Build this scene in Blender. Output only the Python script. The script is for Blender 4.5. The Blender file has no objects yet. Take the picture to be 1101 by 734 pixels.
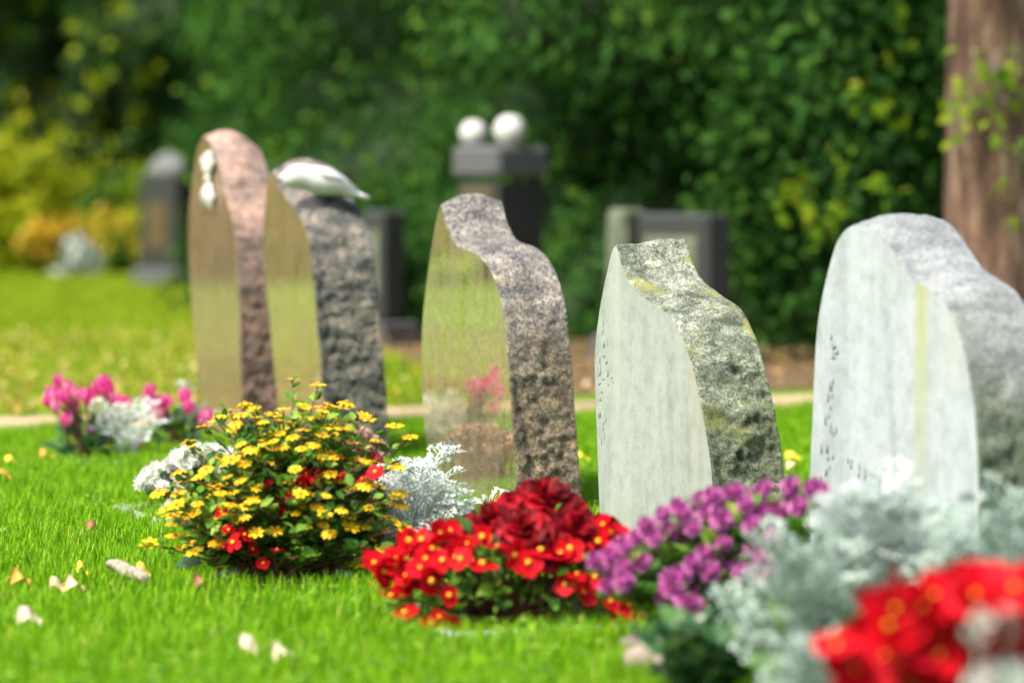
import bpy, math, random
import numpy as np
from mathutils import Vector, Matrix, noise

rnd = random.Random(7)
rng = np.random.default_rng(11)
S = bpy.context.scene
COL = S.collection
F, CX, HY, CH = 3500.0, 550.5, 200.0, 0.80        # focal length in px, centre column, horizon row, eye height

# ------------------------------------------------------------------ survey helpers
def P(x, y, Z):
    return Vector(((x - CX) / F * Z, Z, CH - (y - HY) / F * Z))
def G(x, y):
    Z = F * CH / (y - HY)
    return Vector(((x - CX) / F * Z, Z, 0.0))
ROW0 = Vector((-0.903, 10.18))
_d = Vector((0.709 + 0.903, 6.06 - 10.18)); _d.normalize()
D = _d                                             # along the row of graves, towards the viewer
E = Vector((-_d.y, _d.x))                          # across it, away from the inscribed side
def face_u(x):
    k = (x - CX) / F
    return (k * ROW0.y - ROW0.x) / (D.x - k * D.y)
def face_uz(x, y):
    u = face_u(x)
    return u, CH - (y - HY) / F * (ROW0.y + u * D.y)

# ------------------------------------------------------------------ object helpers
def link(o, parent=None):
    COL.objects.link(o)
    if parent is not None:
        o.parent = parent
    return o
def tag(o, label=None, cat=None, group=None, kind=None):
    if label: o['label'] = label
    if cat: o['category'] = cat
    if group: o['group'] = group
    if kind: o['kind'] = kind
    return o
def thing(name, loc, label, cat, group=None, rz=0.0):
    o = bpy.data.objects.new(name, None)
    o.empty_display_size = 0.1
    o.location = loc; o.rotation_euler = (0, 0, rz)
    link(o)
    return tag(o, label, cat, group)

class MB:
    """collects arrays of vertices and faces and builds one mesh"""
    def __init__(s):
        s.v = []; s.f = []; s.n = 0
    def add(s, v, f, m=0):
        v = np.asarray(v, np.float32).reshape(-1, 3)
        s.v.append(v)
        if isinstance(f, np.ndarray):
            s.f.append((f + s.n, m))
        else:
            by = {}
            for q in f: by.setdefault(len(q), []).append(q)
            for k, qs in by.items():
                s.f.append((np.asarray(qs, np.int64) + s.n, m))
        s.n += len(v)
    def mesh(s, name, mats, smooth=True):
        me = bpy.data.meshes.new(name)
        v = np.concatenate(s.v) if s.v else np.zeros((0, 3), np.float32)
        me.vertices.add(len(v)); me.vertices.foreach_set('co', v.ravel())
        li = np.concatenate([a.ravel() for a, m in s.f]).astype(np.int32)
        tot = np.concatenate([np.full(len(a), a.shape[1]) for a, m in s.f]).astype(np.int32)
        mi = np.concatenate([np.full(len(a), m) for a, m in s.f]).astype(np.int32)
        st = np.concatenate([[0], np.cumsum(tot)[:-1]]).astype(np.int32)
        me.loops.add(len(li)); me.loops.foreach_set('vertex_index', li)
        me.polygons.add(len(tot)); me.polygons.foreach_set('loop_start', st)
        me.polygons.foreach_set('material_index', mi)
        me.polygons.foreach_set('use_smooth', np.full(len(tot), smooth))
        for m in (mats if isinstance(mats, (list, tuple)) else [mats]): me.materials.append(m)
        me.update(calc_edges=True); me.validate()
        return me
    def build(s, name, mats, parent=None, smooth=True, loc=None):
        o = bpy.data.objects.new(name, s.mesh(name, mats, smooth))
        if loc is not None: o.location = loc
        return link(o, parent)

def unit(a):
    return a / np.maximum(np.linalg.norm(a, axis=-1, keepdims=True), 1e-9)
def frames(ydir, nhint):
    """rotation matrices with columns x,y,z: y along ydir, z near nhint"""
    y = unit(np.asarray(ydir, float))
    x = np.cross(y, nhint); bad = np.linalg.norm(x, axis=1) < 1e-4
    x[bad] = np.cross(y[bad], [1, 0.3, 0.2]); x = unit(x)
    z = np.cross(x, y)
    return np.stack([x, y, z], axis=2)
def scatter(mb, tv, tf, R, pos, size, m=0):
    tv = np.asarray(tv, float); n = len(pos)
    size = np.asarray(size, float).reshape(-1, 1, 1) if np.ndim(size) < 2 else np.asarray(size, float)[:, None, :]
    v = np.einsum('nij,nkj->nki', R, tv[None] * size) + np.asarray(pos)[:, None, :]
    by = {}
    for q in tf: by.setdefault(len(q), []).append(q)
    mb.v.append(v.reshape(-1, 3).astype(np.float32))
    off = (np.arange(n) * len(tv))[:, None, None] + mb.n
    for k, qs in by.items():
        mb.f.append(((np.asarray(qs)[None] + off).reshape(-1, k), m))
    mb.n += n * len(tv)
def rdir(n, up=0.0):
    v = rng.normal(size=(n, 3)); v[:, 2] += up
    return unit(v)
def tube(mb, pts, rad, sides=6, m=0, cap=True):
    pts = [Vector(p) for p in pts]; V = []; Fc = []
    ref = Vector((0.31, 0.2, 0.93))
    for i, p in enumerate(pts):
        t = (pts[min(i + 1, len(pts) - 1)] - pts[max(i - 1, 0)]).normalized()
        a = t.cross(ref)
        if a.length < 1e-3: a = t.cross(Vector((1, 0, 0)))
        a.normalize(); b = t.cross(a)
        r = rad[i] if isinstance(rad, (list, tuple)) else rad
        for k in range(sides):
            an = 2 * math.pi * k / sides
            V.append(p + a * (math.cos(an) * r) + b * (math.sin(an) * r))
    for i in range(len(pts) - 1):
        for k in range(sides):
            k2 = (k + 1) % sides
            Fc.append((i * sides + k, i * sides + k2, (i + 1) * sides + k2, (i + 1) * sides + k))
    if cap:
        Fc.append(tuple(range(sides))[::-1]); Fc.append(tuple((len(pts) - 1) * sides + k for k in range(sides)))
    mb.add([tuple(v) for v in V], Fc, m)
def sphere(mb, c, r, seg=16, rings=10, m=0, sc=(1, 1, 1), rot=None):
    V = []; Fc = []
    for i in range(rings + 1):
        th = math.pi * i / rings
        for k in range(seg):
            ph = 2 * math.pi * k / seg
            v = Vector((math.sin(th) * math.cos(ph) * r * sc[0], math.sin(th) * math.sin(ph) * r * sc[1], math.cos(th) * r * sc[2]))
            if rot is not None: v = rot @ v
            V.append(tuple(v + Vector(c)))
    for i in range(rings):
        for k in range(seg):
            k2 = (k + 1) % seg
            Fc.append((i * seg + k, (i + 1) * seg + k, (i + 1) * seg + k2, i * seg + k2))
    mb.add(V, Fc, m)
def box(mb, a, b, m=0, bev=0.0):
    (x0, y0, z0), (x1, y1, z1) = a, b
    if bev <= 0:
        v = [(x, y, z) for z in (z0, z1) for y in (y0, y1) for x in (x0, x1)]
        mb.add(v, [(0, 2, 3, 1), (4, 5, 7, 6), (0, 1, 5, 4), (2, 6, 7, 3), (0, 4, 6, 2), (1, 3, 7, 5)], m); return
    c = bev; V = []; Fc = []
    ring = lambda i, z: [(x0 + i + c, y0 + i, z), (x1 - i - c, y0 + i, z), (x1 - i, y0 + i + c, z), (x1 - i, y1 - i - c, z),
                         (x1 - i - c, y1 - i, z), (x0 + i + c, y1 - i, z), (x0 + i, y1 - i - c, z), (x0 + i, y0 + i + c, z)]
    rs = [ring(c, z0), ring(0, z0 + c), ring(0, z1 - c), ring(c, z1)]
    for r in rs: V += r
    for j in range(3):
        for k in range(8):
            Fc.append((j * 8 + k, j * 8 + (k + 1) % 8, (j + 1) * 8 + (k + 1) % 8, (j + 1) * 8 + k))
    Fc.append(tuple(range(8))[::-1]); Fc.append(tuple(24 + k for k in range(8)))
    mb.add(V, Fc, m)

# ------------------------------------------------------------------ materials
def new_mat(name):
    m = bpy.data.materials.new(name); m.use_nodes = True
    nt = m.node_tree; nt.nodes.clear()
    out = nt.nodes.new('ShaderNodeOutputMaterial')
    return m, nt, out
def nd(nt, typ, **kw):
    n = nt.nodes.new(typ)
    for k, v in kw.items():
        if k in n.inputs: n.inputs[k].default_value = v
        else: setattr(n, k, v)
    return n
def ramp(nt, fac, stops, interp='LINEAR'):
    r = nt.nodes.new('ShaderNodeValToRGB'); cr = r.color_ramp; cr.interpolation = interp
    while len(cr.elements) > len(stops): cr.elements.remove(cr.elements[-1])
    while len(cr.elements) < len(stops): cr.elements.new(0.5)
    for e, (p, c) in zip(cr.elements, stops):
        e.position = p; e.color = (c[0], c[1], c[2], 1)
    nt.links.new(fac, r.inputs['Fac'])
    return r.outputs['Color']
def leaf_mat(name, stops, trans=0.35, rough=0.5, spec=0.35, tcol=None):
    """leaf or petal: colour differs from leaf to leaf, some light passes through"""
    m, nt, out = new_mat(name); L = nt.links
    g = nd(nt, 'ShaderNodeNewGeometry')
    c = ramp(nt, g.outputs['Random Per Island'], stops)
    p = nd(nt, 'ShaderNodeBsdfPrincipled', Roughness=rough); p.inputs['Specular IOR Level'].default_value = spec
    L.new(c, p.inputs['Base Color'])
    t = nd(nt, 'ShaderNodeBsdfTranslucent')
    if tcol:
        mx = nd(nt, 'ShaderNodeMixRGB', blend_type='MULTIPLY'); mx.inputs['Fac'].default_value = 1
        mx.inputs['Color2'].default_value = (*tcol, 1); L.new(c, mx.inputs['Color1']); L.new(mx.outputs['Color'], t.inputs['Color'])
    else: L.new(c, t.inputs['Color'])
    s = nd(nt, 'ShaderNodeMixShader'); s.inputs['Fac'].default_value = trans
    L.new(p.outputs['BSDF'], s.inputs[1]); L.new(t.outputs['BSDF'], s.inputs[2])
    L.new(s.outputs['Shader'], out.inputs['Surface'])
    return m
def plain(name, c, rough=0.6, var=0.25, scale=8.0, bump=0.0, bscale=60.0, metal=0.0, spec=0.4):
    m, nt, out = new_mat(name); L = nt.links
    tc = nd(nt, 'ShaderNodeTexCoord'); n = nd(nt, 'ShaderNodeTexNoise', Scale=scale, Detail=6.0)
    L.new(tc.outputs['Object'], n.inputs['Vector'])
    lo = [x * (1 - var) for x in c]; hi = [min(1, x * (1 + var)) for x in c]
    col = ramp(nt, n.outputs['Fac'], [(0.3, lo), (0.7, hi)])
    p = nd(nt, 'ShaderNodeBsdfPrincipled', Roughness=rough, Metallic=metal); p.inputs['Specular IOR Level'].default_value = spec
    L.new(col, p.inputs['Base Color'])
    if bump > 0:
        b = nd(nt, 'ShaderNodeTexNoise', Scale=bscale, Detail=5.0); L.new(tc.outputs['Object'], b.inputs['Vector'])
        bn = nd(nt, 'ShaderNodeBump', Strength=bump, Distance=0.01); L.new(b.outputs['Fac'], bn.inputs['Height']); L.new(bn.outputs['Normal'], p.inputs['Normal'])
    L.new(p.outputs['BSDF'], out.inputs['Surface'])
    return m
def granite(name, grains, patches, pscale=7.0, gscale=260.0, bump=0.5, zcol=None, zlim=(0.2, 0.5), lichen=None, lich_amt=0.62, lich_scale=14.0):
    """rough stone: fine mineral grains, larger tonal patches, lichen, foot tinted darker for lesser skylight, roughness and moss"""
    m, nt, out = new_mat(name); L = nt.links
    tc = nd(nt, 'ShaderNodeTexCoord'); V = tc.outputs['Object']
    vo = nd(nt, 'ShaderNodeTexVoronoi', Scale=gscale); L.new(V, vo.inputs['Vector'])
    sep = nd(nt, 'ShaderNodeSeparateColor'); L.new(vo.outputs['Color'], sep.inputs['Color'])
    c = ramp(nt, sep.outputs['Red'], grains)
    mpz = nd(nt, 'ShaderNodeMapping'); mpz.inputs['Scale'].default_value = (1, .75, 1.9); L.new(V, mpz.inputs['Vector'])
    n1 = nd(nt, 'ShaderNodeTexNoise', Scale=pscale, Detail=9.0, Roughness=0.74); L.new(mpz.outputs['Vector'], n1.inputs['Vector'])
    pc = ramp(nt, n1.outputs['Fac'], patches)
    mx = nd(nt, 'ShaderNodeMixRGB', blend_type='MULTIPLY'); mx.inputs['Fac'].default_value = 1
    L.new(c, mx.inputs['Color1']); L.new(pc, mx.inputs['Color2']); col = mx.outputs['Color']
    if lichen:
        n2 = nd(nt, 'ShaderNodeTexNoise', Scale=lich_scale, Detail=7.0, Roughness=0.7); L.new(V, n2.inputs['Vector'])
        lf = ramp(nt, n2.outputs['Fac'], [(lich_amt - 0.05, (0, 0, 0)), (lich_amt + 0.06, (1, 1, 1))])
        ml = nd(nt, 'ShaderNodeMixRGB'); L.new(lf, ml.inputs['Fac']); L.new(col, ml.inputs['Color1'])
        ml.inputs['Color2'].default_value = (*lichen, 1); col = ml.outputs['Color']
    if zcol:  # lower tint: weaker skylight put into the colour, with moss on some stones
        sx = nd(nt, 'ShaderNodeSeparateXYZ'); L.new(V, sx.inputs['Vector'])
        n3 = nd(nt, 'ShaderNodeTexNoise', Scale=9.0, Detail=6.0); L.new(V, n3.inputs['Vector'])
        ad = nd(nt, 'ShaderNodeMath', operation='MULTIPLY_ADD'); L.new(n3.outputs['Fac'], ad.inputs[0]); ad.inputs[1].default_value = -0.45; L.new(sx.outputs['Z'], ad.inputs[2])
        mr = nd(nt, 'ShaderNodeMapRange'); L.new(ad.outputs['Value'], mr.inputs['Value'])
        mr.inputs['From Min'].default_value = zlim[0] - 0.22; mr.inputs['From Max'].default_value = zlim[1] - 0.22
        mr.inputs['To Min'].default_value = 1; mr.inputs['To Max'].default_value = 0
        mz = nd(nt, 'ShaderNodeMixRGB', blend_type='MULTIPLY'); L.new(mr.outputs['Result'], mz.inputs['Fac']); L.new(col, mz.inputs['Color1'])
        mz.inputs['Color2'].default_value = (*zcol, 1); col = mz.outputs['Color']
    p = nd(nt, 'ShaderNodeBsdfPrincipled', Roughness=0.72); L.new(col, p.inputs['Base Color'])
    b = nd(nt, 'ShaderNodeTexNoise', Scale=60.0, Detail=9.0, Roughness=0.75); L.new(V, b.inputs['Vector'])
    bn = nd(nt, 'ShaderNodeBump', Strength=bump, Distance=0.02); L.new(b.outputs['Fac'], bn.inputs['Height']); L.new(bn.outputs['Normal'], p.inputs['Normal'])
    L.new(p.outputs['BSDF'], out.inputs['Surface'])
    return m
def polished(name, a, b, metal=0.35, rough=0.05):
    m, nt, out = new_mat(name); L = nt.links
    tc = nd(nt, 'ShaderNodeTexCoord'); V = tc.outputs['Object']
    vo = nd(nt, 'ShaderNodeTexVoronoi', Scale=240.0); L.new(V, vo.inputs['Vector'])
    sep = nd(nt, 'ShaderNodeSeparateColor'); L.new(vo.outputs['Color'], sep.inputs['Color'])
    c = ramp(nt, sep.outputs['Green'], [(0.05, [k * .55 for k in a]), (0.4, a), (0.9, b)])
    mq = nd(nt, 'ShaderNodeMapping'); mq.inputs['Scale'].default_value = (3.2, 3.2, 1.5); L.new(V, mq.inputs['Vector'])
    nq = nd(nt, 'ShaderNodeTexNoise', Scale=2.6, Detail=10.0, Roughness=.72); L.new(mq.outputs['Vector'], nq.inputs['Vector'])
    cq = ramp(nt, nq.outputs['Fac'], [(.34, (.50, .45, .38)), (.5, (.88, .86, .82)), (.66, (1.12, 1.1, 1.05))])  # granite mottling, also painting the uneven tone of the reflections
    mz = nd(nt, 'ShaderNodeMixRGB', blend_type='MULTIPLY'); mz.inputs['Fac'].default_value = 1; L.new(c, mz.inputs['Color1']); L.new(cq, mz.inputs['Color2'])
    mm = ramp(nt, nq.outputs['Fac'], [(.36, (metal - .25,) * 3), (.6, (min(.95, metal + .1),) * 3)])
    p = nd(nt, 'ShaderNodeBsdfPrincipled', IOR=1.9); L.new(mz.outputs['Color'], p.inputs['Base Color']); L.new(mm, p.inputs['Metallic'])
    mp = nd(nt, 'ShaderNodeMapping'); mp.inputs['Scale'].default_value = (26, 26, 1.2); L.new(V, mp.inputs['Vector'])
    n = nd(nt, 'ShaderNodeTexNoise', Scale=2.5, Detail=5.0); L.new(mp.outputs['Vector'], n.inputs['Vector'])
    r = ramp(nt, n.outputs['Fac'], [(0.35, (rough,) * 3), (0.75, (rough * 3.2,) * 3)]); L.new(r, p.inputs['Roughness'])
    L.new(p.outputs['BSDF'], out.inputs['Surface'])
    return m

M = {}
M['grass'] = leaf_mat('grass_blades', [(0, (0.085, 0.23, 0.004)), (0.5, (0.155, 0.37, 0.005)), (0.9, (0.25, 0.47, 0.008)), (1, (0.44, 0.48, 0.10))], 0.42, 0.55, 0.12)
M['grass_far'] = leaf_mat('grass_blades_beyond_path', [(0, (0.12, 0.23, 0.008)), (0.5, (0.22, 0.33, 0.010)), (1, (0.40, 0.43, 0.03))], 0.4, 0.5, 0.1)  # sunlit warmth of the far lawn put into the blade colour
M['hedge'] = leaf_mat('hedge_leaf', [(0, (0.013, 0.050, 0.009)), (0.6, (0.030, 0.105, 0.017)), (1, (0.065, 0.165, 0.022))], 0.35, 0.6, 0.08)
M['hedge_light'] = leaf_mat('hedge_pale_leaf', [(0, (0.035, 0.11, 0.016)), (0.6, (0.07, 0.18, 0.024)), (1, (0.14, 0.26, 0.025))], 0.4, 0.6, 0.08)  # lighter green for leaf clusters spread over the hedge
M['dark'] = leaf_mat('dark_leaf', [(0, (0.008, 0.025, 0.008)), (0.7, (0.022, 0.055, 0.014)), (1, (0.07, 0.11, 0.012))], 0.3, 0.6, 0.06)
M['mid'] = leaf_mat('shrub_leaf', [(0, (0.02, 0.07, 0.015)), (0.6, (0.05, 0.14, 0.02)), (0.85, (0.13, 0.25, 0.015)), (1, (0.32, 0.38, 0.02))], 0.4, 0.6, 0.1)
M['lime'] = leaf_mat('lime_leaf', [(0, (0.16, 0.24, 0.01)), (0.6, (0.36, 0.43, 0.012)), (1, (0.52, 0.50, 0.02))], 0.45, 0.6, 0.1)
M['fresh'] = leaf_mat('fresh_leaf', [(0, (0.08, 0.20, 0.012)), (0.6, (0.20, 0.33, 0.015)), (1, (0.36, 0.42, 0.03))], 0.45, 0.6, 0.1)
M['autumn'] = leaf_mat('yellow_autumn_leaf', [(0, (0.35, 0.36, 0.03)), (0.6, (0.55, 0.46, 0.03)), (1, (0.6, 0.36, 0.05))], 0.45, 0.5, 0.25)
M['rust'] = leaf_mat('rust_leaf', [(0, (0.10, 0.045, 0.015)), (0.6, (0.19, 0.085, 0.025)), (1, (0.26, 0.13, 0.04))], 0.3, 0.6, 0.2)
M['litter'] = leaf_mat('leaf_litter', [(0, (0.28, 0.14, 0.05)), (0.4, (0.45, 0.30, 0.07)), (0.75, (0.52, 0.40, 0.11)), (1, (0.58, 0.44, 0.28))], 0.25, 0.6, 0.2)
M['orange'] = leaf_mat('orange_bloom', [(0, (0.30, 0.26, 0.02)), (0.5, (0.52, 0.30, 0.02)), (1, (0.55, 0.42, 0.03))], 0.3, 0.5, 0.2)
M['green'] = leaf_mat('bedding_leaf', [(0, (0.03, 0.10, 0.02)), (0.6, (0.10, 0.26, 0.022)), (1, (0.30, 0.46, 0.06))], 0.4, 0.5, 0.2)
M['deep'] = leaf_mat('begonia_leaf', [(0, (0.02, 0.065, 0.022)), (0.7, (0.045, 0.13, 0.04)), (1, (0.10, 0.2, 0.04))], 0.25, 0.3, 0.5)
M['stem'] = plain('reddish_stem', (0.15, 0.05, 0.035), 0.5)
M['gstem'] = plain('green_stem', (0.10, 0.17, 0.05), 0.5)
M['silver'] = leaf_mat('silver_felt_leaf', [(0, (0.28, 0.36, 0.32)), (0.5, (0.52, 0.58, 0.55)), (1, (0.76, 0.79, 0.77))], 0.22, 0.8, 0.1)
M['sage'] = leaf_mat('sage_felt_leaf', [(0, (0.12, 0.22, 0.16)), (0.5, (0.27, 0.37, 0.31)), (1, (0.55, 0.62, 0.58))], 0.22, 0.8, 0.1)
M['felt'] = leaf_mat('grey_felt_leaf', [(0, (0.20, 0.29, 0.25)), (0.5, (0.38, 0.46, 0.42)), (1, (0.60, 0.65, 0.62))], 0.22, 0.8, 0.1)
M['heather'] = leaf_mat('dry_heather', [(0, (0.16, 0.09, 0.06)), (0.5, (0.36, 0.22, 0.18)), (1, (0.60, 0.44, 0.42))], 0.2, 0.8, 0.1)
M['yellow'] = leaf_mat('yellow_petal', [(0, (0.76, 0.40, 0.005)), (0.6, (0.84, 0.54, 0.006)), (1, (0.86, 0.64, 0.03))], 0.3, 0.5, 0.2)
M['ydisc'] = plain('orange_disc', (0.42, 0.20, 0.01), 0.7)
M['red'] = leaf_mat('red_petal', [(0, (0.34, 0.001, 0.006)), (0.6, (0.50, 0.003, 0.010)), (1, (0.58, 0.006, 0.02))], 0.25, 0.55, 0.1)
M['crimson'] = leaf_mat('crimson_petal', [(0, (0.09, 0.001, 0.003)), (0.5, (0.19, 0.0015, 0.005)), (1, (0.34, 0.004, 0.012))], 0.22, 0.5, 0.15)
M['pollen'] = plain('pollen', (0.82, 0.38, 0.01), 0.7, 0.15, 60)
M['purple'] = leaf_mat('purple_petal', [(0, (0.27, 0.035, 0.19)), (0.5, (0.44, 0.085, 0.33)), (1, (0.68, 0.30, 0.55))], 0.3, 0.5, 0.2)
M['white'] = leaf_mat('white_petal', [(0, (0.66, 0.68, 0.60)), (1, (0.84, 0.84, 0.80))], 0.3, 0.5, 0.2)
M['pink'] = leaf_mat('pink_petal', [(0, (0.70, 0.03, 0.22)), (0.6, (0.80, 0.07, 0.36)), (1, (0.85, 0.30, 0.55))], 0.35, 0.5, 0.2)
M['bark'] = None
M['plaster'] = plain('white_plaster', (0.50, 0.50, 0.50), 0.6, 0.08, 14, 0.25, 90)
M['cream'] = plain('cream_plaster', (0.56, 0.55, 0.50), 0.6, 0.10, 30, 0.2, 90)
M['darkstone'] = plain('dark_granite', (0.034, 0.037, 0.036), 0.35, 0.3, 60, 0.1, 90)
M['greystone'] = plain('grey_granite', (0.085, 0.09, 0.095), 0.45, 0.25, 40, 0.2, 90)
M['zincstone'] = plain('pale_weathered_stone', (0.13, 0.14, 0.145), 0.8, 0.3, 10, 0.3, 60)
M['mossstone'] = plain('mossy_stone', (0.10, 0.12, 0.08), 0.8, 0.5, 10, 0.4, 60)
M['gold'] = plain('weathered_bronze', (0.085, 0.06, 0.028), 0.5, 0.3, 20)
M['zinc'] = plain('pale_metal', (0.62, 0.65, 0.67), 0.3, 0.15, 12, 0.05, 60, 0.55)
M['bowl'] = plain('dark_glazed_metal', (0.16, 0.17, 0.17), 0.16, 0.2, 12, 0.0, 60, 0.7)
M['soil'] = plain('soil', (0.05, 0.035, 0.022), 0.95, 0.4, 40, 0.8, 80)
M['core'] = plain('dark_core', (0.022, 0.045, 0.016), 0.95, 0.5, 4, 0.5, 12)  # solid filling added inside foliage, inner shade put into its dark colour
M['twig'] = plain('grey_bark', (0.30, 0.25, 0.20), 0.85, 0.45, 60, 0.7, 120)
M['pebble'] = plain('beige_pebble', (0.24, 0.20, 0.16), 0.8, 0.35, 14, 0.4, 90)
M['ink'] = plain('carved_letter_paint', (0.15, 0.155, 0.15), 0.8, 0.3, 60)

# ------------------------------------------------------------------ camera, light
cam = bpy.data.cameras.new('camera'); co = bpy.data.objects.new('camera', cam); link(co)
co.location = (0, 0, CH); co.rotation_euler = (math.radians(90), 0, 0)
cam.sensor_width = 36.0; cam.lens = F / 1101.0 * 36.0
cam.shift_y = -(367.0 - HY) / 1101.0; cam.shift_x = 0.0
cam.clip_start = 0.05; cam.clip_end = 1500
cam.dof.use_dof = True; cam.dof.focus_distance = 7.15; cam.dof.aperture_fstop = 2.1; cam.dof.aperture_blades = 0
S.camera = co
SUN_EL, SUN_AZ = 56.0, 228.0            # azimuth clockwise from +Y: behind the viewer, to the left
w = bpy.data.worlds.new('World'); S.world = w; w.use_nodes = True
wn = w.node_tree; wn.nodes.clear()
sky = wn.nodes.new('ShaderNodeTexSky'); sky.sky_type = 'NISHITA'; sky.sun_disc = False
sky.sun_elevation = math.radians(SUN_EL); sky.sun_rotation = math.radians(SUN_AZ); sky.dust_density = 5.0; sky.air_density = 1.0
bg = wn.nodes.new('ShaderNodeBackground'); bg.inputs['Strength'].default_value = 0.145
wo = wn.nodes.new('ShaderNodeOutputWorld')
wn.links.new(sky.outputs['Color'], bg.inputs['Color']); wn.links.new(bg.outputs['Background'], wo.inputs['Surface'])
sl = bpy.data.lights.new('sun', 'SUN'); sl.energy = 3.1; sl.angle = math.radians(12); sl.color = (1.0, 0.92, 0.78)
so = bpy.data.objects.new('sun', sl); link(so)
az, el = math.radians(SUN_AZ), math.radians(SUN_EL)
sv = Vector((math.sin(az) * math.cos(el), math.cos(az) * math.cos(el), math.sin(el)))
so.rotation_euler = sv.to_track_quat('Z', 'Y').to_euler(); so.location = (-5, -5, 12)
S.view_settings.view_transform = 'Standard'; S.view_settings.look = 'None'
S.view_settings.exposure = 1.1; S.view_settings.gamma = 1.0
S.render.engine = 'CYCLES'
S.cycles.use_denoising = True
try: S.cycles.denoiser = 'OPENIMAGEDENOISE'
except Exception: pass
S.cycles.max_bounces = 8; S.cycles.transparent_max_bounces = 4; S.cycles.diffuse_bounces = 4

# ------------------------------------------------------------------ ground
def ground_mat():
    m, nt, out = new_mat('lawn_ground'); L = nt.links
    tc = nd(nt, 'ShaderNodeTexCoord'); V = tc.outputs['Object']
    n = nd(nt, 'ShaderNodeTexNoise', Scale=0.7, Detail=6.0, Roughness=0.6); L.new(V, n.inputs['Vector'])
    c1 = ramp(nt, n.outputs['Fac'], [(0.3, (0.08, 0.17, 0.015)), (0.55, (0.14, 0.26, 0.02)), (0.75, (0.24, 0.30, 0.05))])
    n2 = nd(nt, 'ShaderNodeTexNoise', Scale=40.0, Detail=4.0); L.new(V, n2.inputs['Vector'])
    c2 = ramp(nt, n2.outputs['Fac'], [(0.3, (0.55, 0.55, 0.5)), (0.7, (1.15, 1.15, 1.1))])
    mx = nd(nt, 'ShaderNodeMixRGB', blend_type='MULTIPLY'); mx.inputs['Fac'].default_value = 1
    L.new(c1, mx.inputs['Color1']); L.new(c2, mx.inputs['Color2'])
    p = nd(nt, 'ShaderNodeBsdfPrincipled', Roughness=0.95); p.inputs['Specular IOR Level'].default_value = 0.1
    L.new(mx.outputs['Color'], p.inputs['Base Color']); L.new(p.outputs['BSDF'], out.inputs['Surface'])
    return m
M['lawn'] = ground_mat()
g = MB(); g.add([(-300, -300, 0), (300, -300, 0), (300, 300, 0), (-300, 300, 0)], [(0, 1, 2, 3)])
tag(g.build('lawn', M['lawn'], smooth=False), kind='structure')
PN = Vector((-1.63, 10.42)) + E * 0             # near edge of the cross path runs along E through here
PW = 0.85
def strip(name, off0, off1, e0, e1, z, mat):
    mb = MB(); n = 60; V = []; Fc = []
    for i in range(n + 1):
        t = e0 + (e1 - e0) * i / n
        for o, s in ((off0, 1), (off1, 2)):
            j = 0.13 * noise.noise(Vector((t * 1.7, s * 9.1, 0)))
            q = PN + E * t - D * (o + j)
            V.append((q.x, q.y, z))
    for i in range(n): Fc.append((2 * i, 2 * i + 2, 2 * i + 3, 2 * i + 1))
    mb.add(V, Fc); return mb.build(name, mat, smooth=False)
M['gravel'] = plain('sandy_gravel', (0.29, 0.22, 0.13), 0.95, 0.7, 1.6, 0.5, 140)
tag(strip('gravel_path', 0.0, PW, -26, 14, 0.004, M['gravel']), kind='structure')
# strewn bed of brown leaves and soil under the hedge
HP = [(-2.5, 30.0), (-1.75, 23.5), (-0.75, 18.2), (1.5, 16.2), (6.5, 14.6)]
M['bed'] = plain('leafy_soil', (0.095, 0.062, 0.028), 0.95, 0.5, 6, 0.6, 60)
bm_ = MB()
front = [(-2.55, 29.6), (-1.95, 23.0), (-.9, 16.5), (.0, 12.35), (6.3, 14.7)]
V = []; Fc = []
for i in range(5):
    V += [(front[i][0], front[i][1], 0.006), (HP[i][0] + 1.5, HP[i][1] + 2.0, 0.006)]
for i in range(4): Fc.append((2 * i, 2 * i + 2, 2 * i + 3, 2 * i + 1))
bm_.add(V, Fc); tag(bm_.build('soil_bed', M['bed'], smooth=False), kind='structure')

# ------------------------------------------------------------------ grass (nobody could count it)
BLv = [(-.5, 0, 0), (.5, 0, 0), (-.42, .10, .45), (.42, .10, .45), (-.26, .30, .8), (.26, .30, .8), (0, .55, 1.0)]
BLf = [(0, 1, 3, 2), (2, 3, 5, 4), (4, 5, 6)]
KEEP = []                                       # discs (x, y, r) where nothing grows
def grass(name, x0, x1, y0, y1, n, wd, hmin, hmax, mat, inside, label):
    x = rng.uniform(x0, x1, n); y = rng.uniform(y0, y1, n)
    ok = inside(x, y)
    for (cx, cy, r) in KEEP: ok &= (x - cx) ** 2 + (y - cy) ** 2 > r * r
    x, y = x[ok], y[ok]; n = len(x)
    cl = 0.5 + 0.5 * np.sin(x * 9 + 2 * np.sin(y * 5)) * np.sin(y * 8 + 1.7 * np.sin(x * 6))
    h = (hmin + (hmax - hmin) * rng.beta(2, 2, n)) * (0.72 + 0.42 * cl)
    a = rng.uniform(0, 2 * math.pi, n); ca, sa = np.cos(a), np.sin(a); z0 = np.zeros(n)
    lean = rng.uniform(0.15, 1.25, n)
    R = np.stack([np.stack([ca, sa, z0], 1), np.stack([-sa, ca, z0], 1), np.stack([z0, z0, z0 + 1], 1)], 2)
    size = np.stack([wd * rng.uniform(.7, 1.3, n), h * lean, h], 1)
    mb = MB(); scatter(mb, BLv, BLf, R, np.stack([x, y, z0], 1), size)
    o = mb.build(name, mat); tag(o, label, 'grass', kind='stuff'); return o

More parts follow.
